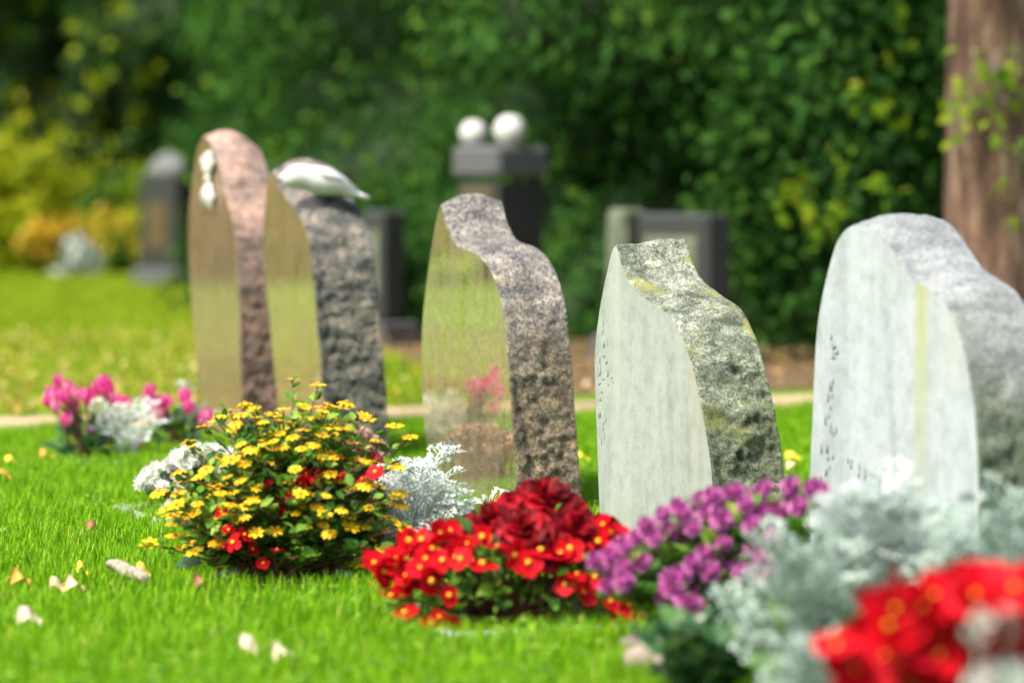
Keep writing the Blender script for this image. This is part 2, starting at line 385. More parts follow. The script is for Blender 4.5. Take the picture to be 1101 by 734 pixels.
# ------------------------------------------------------------------ leaves
LEAFv = [(0, 0, 0), (-.30, .33, .07), (0, .36, 0), (.30, .33, .07), (-.24, .68, .05), (0, .7, -.02), (.24, .68, .05), (0, 1, -.10)]
LEAFf = [(0, 2, 1), (0, 3, 2), (1, 2, 5, 4), (2, 3, 6, 5), (4, 5, 7), (5, 6, 7)]
LEAF2v = [(0, 0, 0), (-.32, .45, .06), (0, 1, -.08), (.32, .45, .06)]
LEAF2f = [(0, 2, 1), (0, 3, 2)]

def foliage_blob(mb, c, r, n, size, clumps, tight=0.28, shell=0.55, low=True, m=0):
    """leaf clumps through an ellipsoid's volume, uneven outline, gaps between clumps"""
    c = np.array(c, float); r = np.array(r, float)
    cd = rdir(clumps); cr = (shell + (1 - shell) * rng.random(clumps) ** .6) * rng.uniform(.82, 1.12, clumps)
    cc = cd * cr[:, None]
    k = rng.integers(0, clumps, n)
    p = cc[k] + rng.normal(size=(n, 3)) * tight * rng.uniform(.45, 1.2, clumps)[k][:, None]
    nv = unit(p + rng.normal(size=(n, 3)) * .45)
    pos = c + p * r; keep = pos[:, 2] > 0.02; pos, nv = pos[keep], nv[keep]; n = len(pos)
    yd = unit(rng.normal(size=(n, 3)) + np.array([0, 0, -.55]) + nv * .4)
    scatter(mb, LEAF2v, LEAF2f, frames(yd, nv), pos, size * rng.uniform(.6, 1.35, n), m)
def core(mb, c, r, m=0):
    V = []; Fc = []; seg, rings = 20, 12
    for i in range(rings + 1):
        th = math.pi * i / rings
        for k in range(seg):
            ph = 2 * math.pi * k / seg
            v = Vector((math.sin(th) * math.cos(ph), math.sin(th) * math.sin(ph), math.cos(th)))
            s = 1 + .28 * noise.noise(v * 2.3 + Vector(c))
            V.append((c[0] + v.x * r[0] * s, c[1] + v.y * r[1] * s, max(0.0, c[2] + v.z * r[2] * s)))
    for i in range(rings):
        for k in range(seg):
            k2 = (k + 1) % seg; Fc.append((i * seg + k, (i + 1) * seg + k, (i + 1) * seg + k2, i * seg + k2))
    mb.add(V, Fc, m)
def shrub(name, px, Z, wpx, ytop, n, size, mat, label, cat='shrub', group=None, depth=0.8, corek=.62, zlow=0.0):
    x = (px - CX) / F * Z; hw = wpx / 2 / F * Z; top = CH - (ytop - HY) / F * Z
    t = thing(name, (x, Z, 0), label, cat, group)
    mb = MB(); hh = (top - zlow) / 2
    foliage_blob(mb, (0, 0, zlow + hh), (hw, hw * depth, hh), n, size, max(14, n // 110))
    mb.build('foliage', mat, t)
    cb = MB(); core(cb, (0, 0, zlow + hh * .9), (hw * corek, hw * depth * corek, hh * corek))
    cb.build('dark_core', M['core'], t)
    s = MB()
    for k in range(5):
        a = k * 1.3; tube(s, [(math.cos(a) * .05, math.sin(a) * .05, -.05), (math.cos(a) * hw * .25, math.sin(a) * hw * .15 + .05, zlow + hh * .8), (math.cos(a) * hw * .4, math.sin(a) * hw * .2 + .08, zlow + hh * 1.2)], [.03, .018, .008], 5)
    s.build('stem', M['bark'], t)
    return t

# tall hedge along the burial ground, right of the far lawn
def hedge(name, pts, height, n, size, mat, label, bulge=.45, back=1.6, clump=1.9, yellow=None, dens_pow=1.0):
    pts = [np.array(p, float) for p in pts]
    seg = [np.linalg.norm(pts[i + 1] - pts[i]) for i in range(len(pts) - 1)]
    tot = sum(seg); cum = np.concatenate([[0], np.cumsum(seg)])
    def at(s):
        i = np.clip(np.searchsorted(cum, s, side='right') - 1, 0, len(seg) - 1)
        f = (s - cum[i]) / np.array(seg)[i]
        a = np.array(pts)[i]; b = np.array(pts)[i + 1]
        q = a + (b - a) * f[:, None]; d = (b - a) / np.array(seg)[i][:, None]
        return q, np.stack([d[:, 1], -d[:, 0]], 1)
    base = thing(name, (pts[len(pts) // 2][0], pts[len(pts) // 2][1], 0), label, 'hedge')
    org = np.array([pts[len(pts) // 2][0], pts[len(pts) // 2][1], 0.0])
    def bump(s, z):
        return np.array([noise.noise(Vector((a / clump, b / clump * .75, 3.3))) + .55 * noise.noise(Vector((a / clump * 2.7, b / clump * 2.3, 8.1))) for a, b in zip(s, z)])
    s = rng.uniform(0, tot, n); z = height * rng.random(n) ** 1.35
    q, nn = at(s); nsgn = np.where((nn[:, 1] < 0), 1, -1)[:, None]; nn = nn * nsgn
    off = bulge * bump(s, z) + rng.normal(size=n) * .10 - .16 * np.abs(rng.normal(size=n))
    pos = np.concatenate([q + nn * off[:, None], z[:, None]], 1) - org
    nv = unit(np.concatenate([nn, np.full((n, 1), .45)], 1) + rng.normal(size=(n, 3)) * .5)
    yd = unit(rng.normal(size=(n, 3)) * .7 + np.array([0, 0, -1.0]))
    mb = MB(); scatter(mb, LEAF2v, LEAF2f, frames(yd, nv), pos, size * rng.uniform(.6, 1.4, n))
    mb.build('foliage', mat, base)
    for (cnt, mt, thr, ox, nm) in (yellow or []):
        pn = np.array([noise.noise(Vector((a / clump * 1.4, b / clump * 1.2, ox))) for a, b in zip(s, z)])
        k = np.flatnonzero(pn > thr); k = rng.choice(k, min(cnt, len(k)), replace=False); m_ = len(k); mb = MB()
        scatter(mb, LEAF2v, LEAF2f, frames(yd[k] + rng.normal(size=(m_, 3)) * .3, nv[k]), pos[k] + np.concatenate([nn[k] * rng.uniform(.0, .16, m_)[:, None], np.zeros((m_, 1))], 1), size * rng.uniform(.7, 1.35, m_))
        mb.build(nm, M[mt], base)
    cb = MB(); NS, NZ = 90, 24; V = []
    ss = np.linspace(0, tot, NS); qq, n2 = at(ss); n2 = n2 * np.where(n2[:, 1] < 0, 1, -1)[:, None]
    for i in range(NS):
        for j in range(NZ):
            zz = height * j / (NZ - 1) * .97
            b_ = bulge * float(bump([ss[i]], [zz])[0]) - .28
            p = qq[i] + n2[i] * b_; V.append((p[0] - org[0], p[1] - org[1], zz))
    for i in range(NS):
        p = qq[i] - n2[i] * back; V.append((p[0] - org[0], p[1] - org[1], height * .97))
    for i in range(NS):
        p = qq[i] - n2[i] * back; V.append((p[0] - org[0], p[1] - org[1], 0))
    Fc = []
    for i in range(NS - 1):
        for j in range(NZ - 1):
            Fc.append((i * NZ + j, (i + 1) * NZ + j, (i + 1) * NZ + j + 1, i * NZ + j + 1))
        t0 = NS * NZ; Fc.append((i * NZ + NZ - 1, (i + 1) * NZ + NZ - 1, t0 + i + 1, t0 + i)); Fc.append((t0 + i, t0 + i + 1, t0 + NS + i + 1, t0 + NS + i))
    cb.add(V, Fc); cb.build('dark_core', M['core'], base)
    return base
hedge('tall_hedge', HP, 4.2, 120000, .066, M['hedge'], 'tall dense dark green hedge filling the middle of the background', 1.05, 1.8, .8, yellow=[(15000, 'hedge_light', .12, 4.4, 'pale_leaves'), (160, 'fresh', .34, 9.4, 'yellow_leaves')])
hedge('dark_hedge', [(-34, 24), (-22, 33), (-10, 34.5), (-3.2, 33.0)], 6.0, 60000, .17, M['dark'], 'dark hedge at the far end of the lawn on the left', 1.5, 2.4, 1.5, yellow=[(6000, 'mid', .16, 4.4, 'pale_leaves'), (2200, 'lime', .28, 1.4, 'yellow_leaves')])

# trees behind / in front of it
def bark_mat():
    m, nt, out = new_mat('tree_bark'); L = nt.links
    tc = nd(nt, 'ShaderNodeTexCoord'); mp = nd(nt, 'ShaderNodeMapping'); mp.inputs['Scale'].default_value = (1, 1, .25); L.new(tc.outputs['Object'], mp.inputs['Vector'])
    n = nd(nt, 'ShaderNodeTexNoise', Scale=13.0, Detail=9.0, Roughness=.75); L.new(mp.outputs['Vector'], n.inputs['Vector'])
    c = ramp(nt, n.outputs['Fac'], [(.36, (.035, .018, .01)), (.48, (.11, .06, .036)), (.57, (.22, .135, .09)), (.68, (.40, .34, .26))])
    p = nd(nt, 'ShaderNodeBsdfPrincipled', Roughness=.9); L.new(c, p.inputs['Base Color'])
    b = nd(nt, 'ShaderNodeBump', Strength=.9, Distance=.03); L.new(n.outputs['Fac'], b.inputs['Height']); L.new(b.outputs['Normal'], p.inputs['Normal'])
    L.new(p.outputs['BSDF'], out.inputs['Surface']); return m
M['bark'] = bark_mat()
def tree(px, Z, r0, height, crown_z, crown_r, n, size, mat, label, seed=0, lean=0.0, shoots=None):
    x = (px - CX) / F * Z
    t = thing('tree', (x, Z, 0), label, 'tree')
    tk = MB(); R = 22; V = []; Fc = []; NS = 40
    for i in range(NS + 1):
        z = height * i / NS
        rr = r0 * (1 - .5 * i / NS) * (1 + .55 * math.exp(-z * 5))
        for k in range(R):
            a = 2 * math.pi * k / R
            q = rr * (1 + .12 * noise.noise(Vector((math.cos(a) * 1.6, math.sin(a) * 1.6, z * .8 + seed))) + .05 * noise.noise(Vector((math.cos(a) * 5, math.sin(a) * 5, z * 2))))
            V.append((math.cos(a) * q + lean * z, math.sin(a) * q, z - .05))
    for i in range(NS):
        for k in range(R): Fc.append((i * R + k, i * R + (k + 1) % R, (i + 1) * R + (k + 1) % R, (i + 1) * R + k))
    tk.add(V, Fc)
    trunk = tk.build('trunk', M['bark'], t)
    for k in range(6):
        lb = MB(); a = k * 1.05 + seed; h0 = height * (.5 + .06 * k)
        tube(lb, [(lean * h0, 0, h0), (lean * h0 + math.cos(a) * crown_r * .4, math.sin(a) * crown_r * .4, h0 + .7), (lean * h0 + math.cos(a) * crown_r * .85, math.sin(a) * crown_r * .85, h0 + 1.7)], [r0 * .4, r0 * .25, r0 * .08], 7)
        lb.build('limb', M['bark'], trunk)
    cr = MB(); foliage_blob(cr, (lean * height, 0, crown_z), (crown_r, crown_r, height - crown_z + 1.0), n, size, 60, .22, .35)
    cr.build('crown', mat, t)
    for (sx, sy, k) in (shoots or []):
        sh = MB(); c = P(sx, sy, Z - r0 * 1.25) - Vector((x, Z, 0))
        c2 = Vector((c.x * .4 + lean * c.z * .6, -r0 * .6, c.z - .12)); tp = c + Vector((0, -.01, .03))
        tube(sh, [c2, c + Vector((0, 0, -.03)), tp], [.006, .003, .002], 5, 1)
        pos = np.array(c)[None] + rng.normal(size=(k, 3)) * np.array([.035, .03, .045])
        scatter(sh, LEAF2v, LEAF2f, frames(rdir(k, -.4), rdir(k) + np.array([0, -.8, .4])), pos, .07 * rng.uniform(.7, 1.2, k))
        sh.build('leafy_shoot', [M['fresh'], M['twig']], t)
    return t
tree(1067, 13.2, .205, 5.6, 4.8, 2.2, 9000, .12, M['mid'], 'thick brown tree trunk with yellow leaf sprouts behind the rightmost headstone', 5, .0,
     shoots=[(1022, 120, 5), (1035, 98, 6), (1047, 80, 4), (1043, 112, 7), (1032, 135, 4), (1074, 95, 9), (1080, 108, 5), (1092, 58, 4), (1095, 155, 8), (1047, 60, 3), (1098, 225, 5), (1078, 195, 3), (1060, 108, 4), (1097, 100, 7)])
tree(40, 36.5, .3, 9, 5.6, 4.2, 14000, .24, M['dark'], 'large dark leafy tree behind the far hedge at upper left', 1)
tree(-900, 38, .32, 9.5, 5.8, 4.8, 10000, .26, M['dark'], 'big dark tree standing past the left end of the lawn', 2)
# loose leafy bush hanging over the bed, right of the hedge
lbush = shrub('leafy_bush', 905, 14.9, 230, -70, 10000, .07, M['hedge'], 'loose green bush with yellowish leaves left of the tree trunk', 'bush', depth=.5, zlow=.1)
mb = MB()
for px, py, r_, k in [(858, 212, .09, 14), (876, 224, .08, 12), (842, 222, .06, 6), (938, 98, .07, 10), (950, 112, .05, 6), (903, 165, .08, 4), (930, 180, .08, 4), (964, 20, .04, 3), (985, 44, .03, 2), (958, 66, .03, 2), (980, 130, .06, 3), (890, 270, .08, 4), (940, 200, .08, 5)]:
    foliage_blob(mb, P(px, py, 14.25) - lbush.location, (r_,) * 3, k, .075, 4, .5, .5)
mb.build('yellow_leaves', M['fresh'], lbush)  # yellowish leaves; smallest upper clumps paint bright light spots as leaf colour
shrub('leafy_bush', 1120, 15.2, 150, 100, 3500, .07, M['rust'], 'rusty brown bush behind the tree trunk at the right edge', 'bush', depth=.6)
shrub('low_bush', 430, 16.6, 90, 268, 2600, .05, M['hedge'], 'low dark green bush behind the dove stone', 'bush', depth=.8)
for (px, wp, yt, Zs, mt, lb) in [(14, 125, 158, 29.5, 'lime', 'bright lime green shrub at the left edge of the far lawn'),
                             (95, 85, 206, 30.5, 'mid', 'green shrub between the lime shrub and the dark stone'),
                             (128, 60, 238, 29.6, 'lime', 'small yellow green shrub beside the dark background stone'),
                             (190, 110, 175, 30.8, 'fresh', 'fresh green shrub right behind the far dark gravestone')]:
    shrub('garden_shrub', px, Zs, wp, yt, 5000 if mt == 'lime' else 2600, .11, M[mt], lb, 'shrub', depth=.6, corek=.5)
for (px, wp, yt, Zs, mt, lb) in [(-700, 420, 60, 25.0, 'lime', 'unseen yellow green shrub outside the left edge, added for reflections, nearest'), (-1150, 520, 40, 24.0, 'autumn', 'unseen golden autumn shrub outside the left edge, added for reflections'),
                                 (-1750, 520, 50, 22.0, 'lime', 'unseen yellow green shrub outside the left edge, added for reflections, farthest'), (-380, 300, 90, 28.0, 'autumn', 'unseen golden autumn shrub at the end of the lawn, added for reflections')]:
    shrub('garden_shrub', px, Zs, wp, yt, 3500, .2, M[mt], lb, 'shrub', depth=.5, corek=.45)  # unseen shrubs, added for the gold the polished faces reflect
# orange and pale clumps by the far border
def clump(px, Z, wpx, ytop, ybot, n, size, mat, name, label, cat):
    x = (px - CX) / F * Z; hw = wpx / 2 / F * Z; top = CH - (ytop - HY) / F * Z; low = max(0, CH - (ybot - HY) / F * Z)
    t = thing(name, (x, Z, 0), label, cat)
    mb = MB(); foliage_blob(mb, (0, 0, (top + low) / 2), (hw, hw * .8, (top - low) / 2), n, size, 16, .3, .3); mb.build('blooms', mat, t)
    mb = MB(); foliage_blob(mb, (0, .03, top * .4), (hw * .8, hw * .6, top * .45), n, size, 10, .3, .3); mb.build('foliage', M['mid'], t)
clump(55, 28.8, 52, 238, 278, 900, .10, M['orange'], 'flowering_bush', 'orange flowering bush in front of the lime shrub', 'bush')
clump(112, 28.9, 64, 236, 284, 900, .10, M['autumn'], 'flowering_bush', 'yellow flowering bush beside the pale blue plant', 'bush')
clump(84, 28.2, 34, 262, 300, 420, .09, M['silver'], 'pale_plant', 'pale blue white plant at the far edge of the lawn', 'plant')

# ------------------------------------------------------------------ background gravestones
def bgstone(name, px, Z, wpx, ytop, label, mat, parts):
    x = (px - CX) / F * Z; wd = wpx / F * Z; h = CH - (ytop - HY) / F * Z
    t = thing(name, (x, Z, 0), label, 'gravestone', None, math.radians(-48))
    parts(t, wd, h, mat); return t, h
def pillar_parts(t, wd, h, mat):
    a = wd * .325
    b = MB(); box(b, (-a - .05, -a - .05, -.05), (a + .05, a + .05, .16), bev=.015); b.build('plinth', M['greystone'], t, False)
    b = MB(); box(b, (-a, -a, .16), (a, a, h - .17), bev=.012); sh = b.build('shaft', mat, t, False)
    b = MB(); box(b, (-a - .02, -a - .02, h - .15), (a + .02, a + .02, h), bev=.02); b.build('cap', M['greystone'], t, False)
    b = MB(); box(b, (-a * .7, -a - .012, h - .42), (a * .7, -a + .004, h - .2), bev=.005); b.build('plaque', M['gold'], sh, False)
t, hh = bgstone('gravestone', 538, 15.4, 104, 157, 'dark grey pillar gravestone carrying two white balls', M['darkstone'], pillar_parts)
for (px, py, r, lb) in [(509, 140, 14.5, 'greyish white ball, left and rear of two on the dark pillar gravestone'), (548, 147, 17, 'bright white ball, right and nearer of two on the dark pillar gravestone')]:
    Z = 15.3 if px > 530 else 15.5
    c = P(px, py, Z); rr = r / F * Z; c.z = hh + rr - .004
    b = MB(); sphere(b, (0, 0, 0), rr, 28, 18)
    tube(b, [(0, 0, -rr), (0, 0, -rr * .86)], [rr * .5, rr * .42], 16)
    o = b.build('stone_ball', M['plaster'], loc=c); tag(o, lb, 'ball', 'white balls on the pillar gravestone')
def slab_parts(t, wd, h, mat):
    a = wd * .44
    b = MB(); box(b, (-a - .05, -.13, -.05), (a + .05, .13, .12), bev=.012); b.build('plinth', M['greystone'], t, False)
    b = MB(); box(b, (-a, -.08, .12), (a, .08, h), bev=.02); sl_ = b.build('slab', mat, t, False)
    b = MB(); box(b, (-a * .72, -.088, .25), (a * .72, -.078, h - .1), bev=.004); b.build('inscription_panel', M['mossstone'], sl_, False)
bgstone('gravestone', 735, 14.6, 124, 229, 'wide grey slab gravestone behind the lichen headstone', M['darkstone'], slab_parts)
bgstone('gravestone', 674, 14.9, 34, 224, 'narrow pale post gravestone at the left of the wide grey slab', M['mossstone'], slab_parts)
bgstone('gravestone', 412, 16.4, 44, 226, 'small dark gravestone behind the dove stone', M['darkstone'], slab_parts)
def capped_parts(t, wd, h, mat):
    a = wd * .45
    b = MB(); box(b, (-a - .05, -.16, -.05), (a + .05, .16, .15), bev=.02); b.build('plinth', M['greystone'], t, False)
    b = MB(); box(b, (-a, -.11, .15), (a, .11, h - .16), bev=.015); sl_ = b.build('slab', mat, t, False)
    b = MB(); sphere(b, (0, 0, h - .16), .16, 18, 10, sc=(a / .16 * .85, .7, 1)); b.build('rounded_top', M['zincstone'], t)
    b = MB(); box(b, (-a * .5, -.122, .3), (a * .5, -.108, h - .4), bev=.004); b.build('plaque', M['gold'], sl_, False)
bgstone('gravestone', 181, 25.8, 74, 164, 'dark far gravestone with pale rounded top left of the row', M['darkstone'], capped_parts)

# ------------------------------------------------------------------ the row of headstones
def resample(pts, step):
    out = []
    P2 = [Vector(p) for p in pts]; n = len(P2)
    # Catmull-Rom
    dense = []
    for i in range(n - 1):
        p0 = P2[max(i - 1, 0)]; p1 = P2[i]; p2 = P2[i + 1]; p3 = P2[min(i + 2, n - 1)]
        for k in range(14):
            t = k / 14
            dense.append(.5 * ((2 * p1) + (p2 - p0) * t + (2 * p0 - 5 * p1 + 4 * p2 - p3) * t * t + (3 * p1 - p0 - 3 * p2 + p3) * t ** 3))
    dense.append(P2[-1])
    acc = 0; out = [dense[0]]
    for a, b in zip(dense, dense[1:]):
        l = (b - a).length
        while acc + l >= step:
            f = (step - acc) / l; a = a + (b - a) * f; out.append(a.copy()); l = (b - a).length; acc = 0
        acc += l
    out.append(dense[-1]); return out
ER = math.atan2(E.y, E.x)
def headstone(front_px, T, body_mat, face_mat, label, crown=(.03, .0), rough=(.003, .010), rough_z=.42, seed=0, fstep=.0052):
    """front_px: outline of the inscribed face as seen, from the far foot over the top to the near foot"""
    uz = [face_uz(x, y) for x, y in front_px]
    us = [u for u, z in uz]; u0 = (us[0] + us[-1]) / 2
    q = ROW0 + D * u0
    # local frame: x along D, y along E (backwards), z up
    t = thing('headstone', (q.x, q.y, 0), label, 'headstone', 'headstones in the diagonal row', math.atan2(D.y, D.x))
    loc = [(u - u0, z) for u, z in uz]
    loc = [(loc[0][0], -.12)] + loc + [(loc[-1][0], -.12)]
    zt = max(z for u, z in loc)
    pts = resample(loc, fstep); n = len(pts)
    nrm = []
    for i in range(n):
        a = pts[max(i - 1, 0)]; b = pts[min(i + 1, n - 1)]; d = (b - a).normalized(); nrm.append(Vector((-d.y, d.x)))
    NW = 34; V = []; Fc = []
    ws = [0.0, 0.004] + [0.004 + (T - .004) * (i + 1) / NW for i in range(NW)]
    for j, wv in enumerate(ws):
        f = wv / T
        for i, p in enumerate(pts):
            x, z = p.x, p.y; nv = nrm[i]
            if j == 0: x -= nv.x * .0035; z -= nv.y * .0035
            s = min(1, max(0, (z - (zt - .30)) / .22)); s = s * s * (3 - 2 * s)
            zz = z + s * (crown[0] * math.sin(math.pi * min(1, f)) + crown[1] * f)
            if j > 1:
                k = min(1, max(0, (rough_z - z) / .30 + .5 + 1.1 * noise.noise(Vector((x * 6, f * 2.2, z * 6 + seed)))))
                amp = rough[0] + (rough[1] - rough[0]) * k
                edge = min(1, (wv - .004) / .022) * min(1, (T - wv) / .015 + .25)
                v3 = Vector((x + seed, wv, z))
                vd = noise.voronoi(v3 * 24)[0]; vd2 = noise.voronoi(v3 * 52)[0]
                dsp = amp * edge * (.7 * noise.noise(v3 * 9) + .8 * noise.noise(v3 * 27) + .6 * noise.noise(v3 * 62) + 1.1 * (.45 - vd[0]) + .7 * (.45 - vd2[0])) - amp * edge * .5
                x += nv.x * dsp; zz += nv.y * dsp
            V.append((x, -0 + wv, zz))
    m = len(ws)
    for j in range(m - 1):
        for i in range(n - 1):
            Fc.append((j * n + i, j * n + i + 1, (j + 1) * n + i + 1, (j + 1) * n + i))
    Fc.append(tuple((m - 1) * n + i for i in range(n)))
    b = MB(); b.add(V, Fc); ob = b.build('body', body_mat, t)
    f = MB(); f.add([V[i] for i in range(n)], [tuple(range(n))[::-1]]); fo = f.build('front_face', face_mat, t, False)
    return t, u0
# local y must run backwards along E: with x = D this is a left-handed check
assert abs(D.x * E.y - D.y * E.x - 1) < 1e-6

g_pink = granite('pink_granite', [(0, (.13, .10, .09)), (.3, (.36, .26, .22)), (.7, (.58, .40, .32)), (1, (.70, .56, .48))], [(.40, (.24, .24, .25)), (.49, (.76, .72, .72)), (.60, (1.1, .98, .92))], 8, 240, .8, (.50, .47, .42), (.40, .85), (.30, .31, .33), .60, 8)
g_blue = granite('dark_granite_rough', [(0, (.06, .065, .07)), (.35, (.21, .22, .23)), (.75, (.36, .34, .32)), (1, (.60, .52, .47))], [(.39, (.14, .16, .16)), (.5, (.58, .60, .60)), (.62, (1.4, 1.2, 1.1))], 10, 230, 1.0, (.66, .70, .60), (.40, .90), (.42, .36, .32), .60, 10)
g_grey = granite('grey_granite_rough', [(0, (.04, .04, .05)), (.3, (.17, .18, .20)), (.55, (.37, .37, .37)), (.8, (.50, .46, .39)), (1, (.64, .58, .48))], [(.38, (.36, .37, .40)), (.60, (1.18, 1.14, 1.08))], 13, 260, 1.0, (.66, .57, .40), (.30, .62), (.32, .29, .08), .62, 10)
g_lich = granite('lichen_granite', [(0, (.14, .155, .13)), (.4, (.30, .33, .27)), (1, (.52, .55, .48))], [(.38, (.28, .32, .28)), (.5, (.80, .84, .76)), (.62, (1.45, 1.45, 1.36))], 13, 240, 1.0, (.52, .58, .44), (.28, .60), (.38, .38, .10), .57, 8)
g_pale = granite('pale_granite', [(0, (.26, .29, .31)), (.5, (.38, .41, .43)), (1, (.50, .52, .53))], [(.38, (.56, .59, .58)), (.60, (1.12, 1.12, 1.1))], 11, 240, .9, (.40, .47, .30), (.32, .62), None)
p_brown = polished('polished_pink_granite', (.50, .37, .28), (.64, .50, .38), .72, .05)
p_olive = polished('polished_brown_granite', (.60, .50, .30), (.70, .60, .38), .76, .035)
p_dark = polished('polished_dark_granite', (.68, .60, .42), (.76, .68, .50), .82, .016)

def pale_face(name, base, streak, sx, seed):
    """honed pale face with vertical weather streaks; x is the distance along the face, z up"""
    m, nt, out = new_mat(name); L = nt.links
    tc = nd(nt, 'ShaderNodeTexCoord'); V = tc.outputs['Object']
    mp = nd(nt, 'ShaderNodeMapping'); mp.inputs['Scale'].default_value = (6, 6, 1.1); mp.inputs['Location'].default_value = (seed, 0, 0); L.new(V, mp.inputs['Vector'])
    n = nd(nt, 'ShaderNodeTexNoise', Scale=1.6, Detail=7.0, Roughness=.65); L.new(mp.outputs['Vector'], n.inputs['Vector'])
    c = ramp(nt, n.outputs['Fac'], [(.32, [k * .80 for k in base]), (.5, base), (.7, [min(1, k * 1.10) for k in base])])
    n2 = nd(nt, 'ShaderNodeTexNoise', Scale=22.0, Detail=7.0, Roughness=.7); L.new(V, n2.inputs['Vector'])
    c2 = ramp(nt, n2.outputs['Fac'], [(.32, (.72, .74, .70)), (.56, (1, 1, 1))])
    mx = nd(nt, 'ShaderNodeMixRGB', blend_type='MULTIPLY'); mx.inputs['Fac'].default_value = 1; L.new(c, mx.inputs['Color1']); L.new(c2, mx.inputs['Color2'])
    col = mx.outputs['Color']
    for (x0, wd, z0, z1, cc, am) in streak:
        s = nd(nt, 'ShaderNodeSeparateXYZ'); L.new(V, s.inputs['Vector'])
        nn = nd(nt, 'ShaderNodeTexNoise', Scale=7.0, Detail=4.0); L.new(V, nn.inputs['Vector'])
        a = nd(nt, 'ShaderNodeMath', operation='MULTIPLY_ADD'); L.new(nn.outputs['Fac'], a.inputs[0]); a.inputs[1].default_value = wd * 1.2; L.new(s.outputs['X'], a.inputs[2])
        b = nd(nt, 'ShaderNodeMath', operation='SUBTRACT'); L.new(a.outputs[0], b.inputs[0]); b.inputs[1].default_value = x0 + wd * .6
        ab = nd(nt, 'ShaderNodeMath', operation='ABSOLUTE'); L.new(b.outputs[0], ab.inputs[0])
        mr = nd(nt, 'ShaderNodeMapRange'); L.new(ab.outputs[0], mr.inputs['Value']); mr.inputs['From Min'].default_value = 0; mr.inputs['From Max'].default_value = wd
        mr.inputs['To Min'].default_value = am; mr.inputs['To Max'].default_value = 0
        mz = nd(nt, 'ShaderNodeMapRange'); L.new(s.outputs['Z'], mz.inputs['Value']); mz.inputs['From Min'].default_value = z0; mz.inputs['From Max'].default_value = z1
        ml = nd(nt, 'ShaderNodeMath', operation='MULTIPLY'); L.new(mr.outputs['Result'], ml.inputs[0]); L.new(mz.outputs['Result'], ml.inputs[1])
        mm = nd(nt, 'ShaderNodeMixRGB'); L.new(ml.outputs[0], mm.inputs['Fac']); L.new(col, mm.inputs['Color1']); mm.inputs['Color2'].default_value = (*cc, 1); col = mm.outputs['Color']
    p = nd(nt, 'ShaderNodeBsdfPrincipled', Roughness=.6); L.new(col, p.inputs['Base Color'])
    bn = nd(nt, 'ShaderNodeBump', Strength=.25, Distance=.004); L.new(n2.outputs['Fac'], bn.inputs['Height']); L.new(bn.outputs['Normal'], p.inputs['Normal'])
    L.new(p.outputs['BSDF'], out.inputs['Surface']); return m
f_lich = pale_face('honed_lichen_face', (.295, .33, .305), [(.20, .05, .1, .5, (.42, .36, .24), .5), (-.22, .05, .0, .4, (.40, .42, .38), .5)], 0, 2.0)
f_pale = pale_face('honed_pale_face', (.355, .40, .425), [(.115, .038, .18, .55, (.32, .35, .12), .85), (.24, .05, .4, .62, (.36, .36, .22), .5)], 0, 6.0)

s1, u1 = headstone([(219, 478), (214, 430), (207, 340), (203, 290), (202, 240), (205, 206), (209, 176), (213, 157), (219, 147), (225, 150), (230, 161), (235, 176), (241, 203), (248, 228), (253, 255), (256, 292), (258, 360), (260, 440), (261, 482)],
    .165, g_pink, p_brown, 'tall rounded pink granite headstone with white bouquet ornament, farthest in the row', (.035, -.03), (.002, .008), .5, 1)
s2, u2 = headstone([(303, 494), (298, 436), (291, 360), (285, 290), (284, 240), (286, 205), (289, 188), (294, 184), (299, 199), (306, 210), (314, 219), (325, 238), (332, 258), (337, 300), (341, 345), (345, 395), (349, 450), (351, 505)],
    .19, g_blue, p_olive, 'dark rough sided headstone with a white dove lying on its top', (.035, .01), (.005, .012), .62, 2)
s3, u3 = headstone([(466, 535), (461, 500), (455, 440), (453, 370), (456, 322), (464, 262), (471, 226), (475, 221), (479, 238), (485, 254), (490, 262), (498, 267), (509, 270), (521, 280), (531, 297), (540, 327), (546, 380), (551, 450), (556, 520), (558, 558)],
    .165, g_grey, p_dark, 'grey speckled granite headstone with mirror polished face and notched shoulder, middle of the row', (.024, .010), (.003, .011), .42, 3)
s4, u4 = headstone([(647, 580), (644, 545), (641, 461), (639, 385), (644, 334), (653, 288), (659, 266), (664, 266), (671, 290), (682, 309), (703, 326), (722, 340), (739, 375), (751, 419), (759, 461), (766, 512), (771, 600), (772, 612)],
    .168, g_lich, f_lich, 'lichen covered grey green headstone with notched top, second from the right', (.004, .014), (.006, .015), .40, 4)
s5, u5 = headstone([(872, 634), (870, 527), (873, 445), (877, 363), (883, 320), (892, 282), (901, 256), (915, 243), (933, 241), (949, 252), (965, 276), (978, 295), (998, 309), (1014, 322), (1028, 347), (1039, 385), (1047, 429), (1051, 472), (1053, 527), (1054, 690)],
    .155, g_pale, f_pale, 'pale whitish headstone with green streak and rounded shoulder, rightmost and nearest', (.016, .010), (.003, .007), .45, 5)

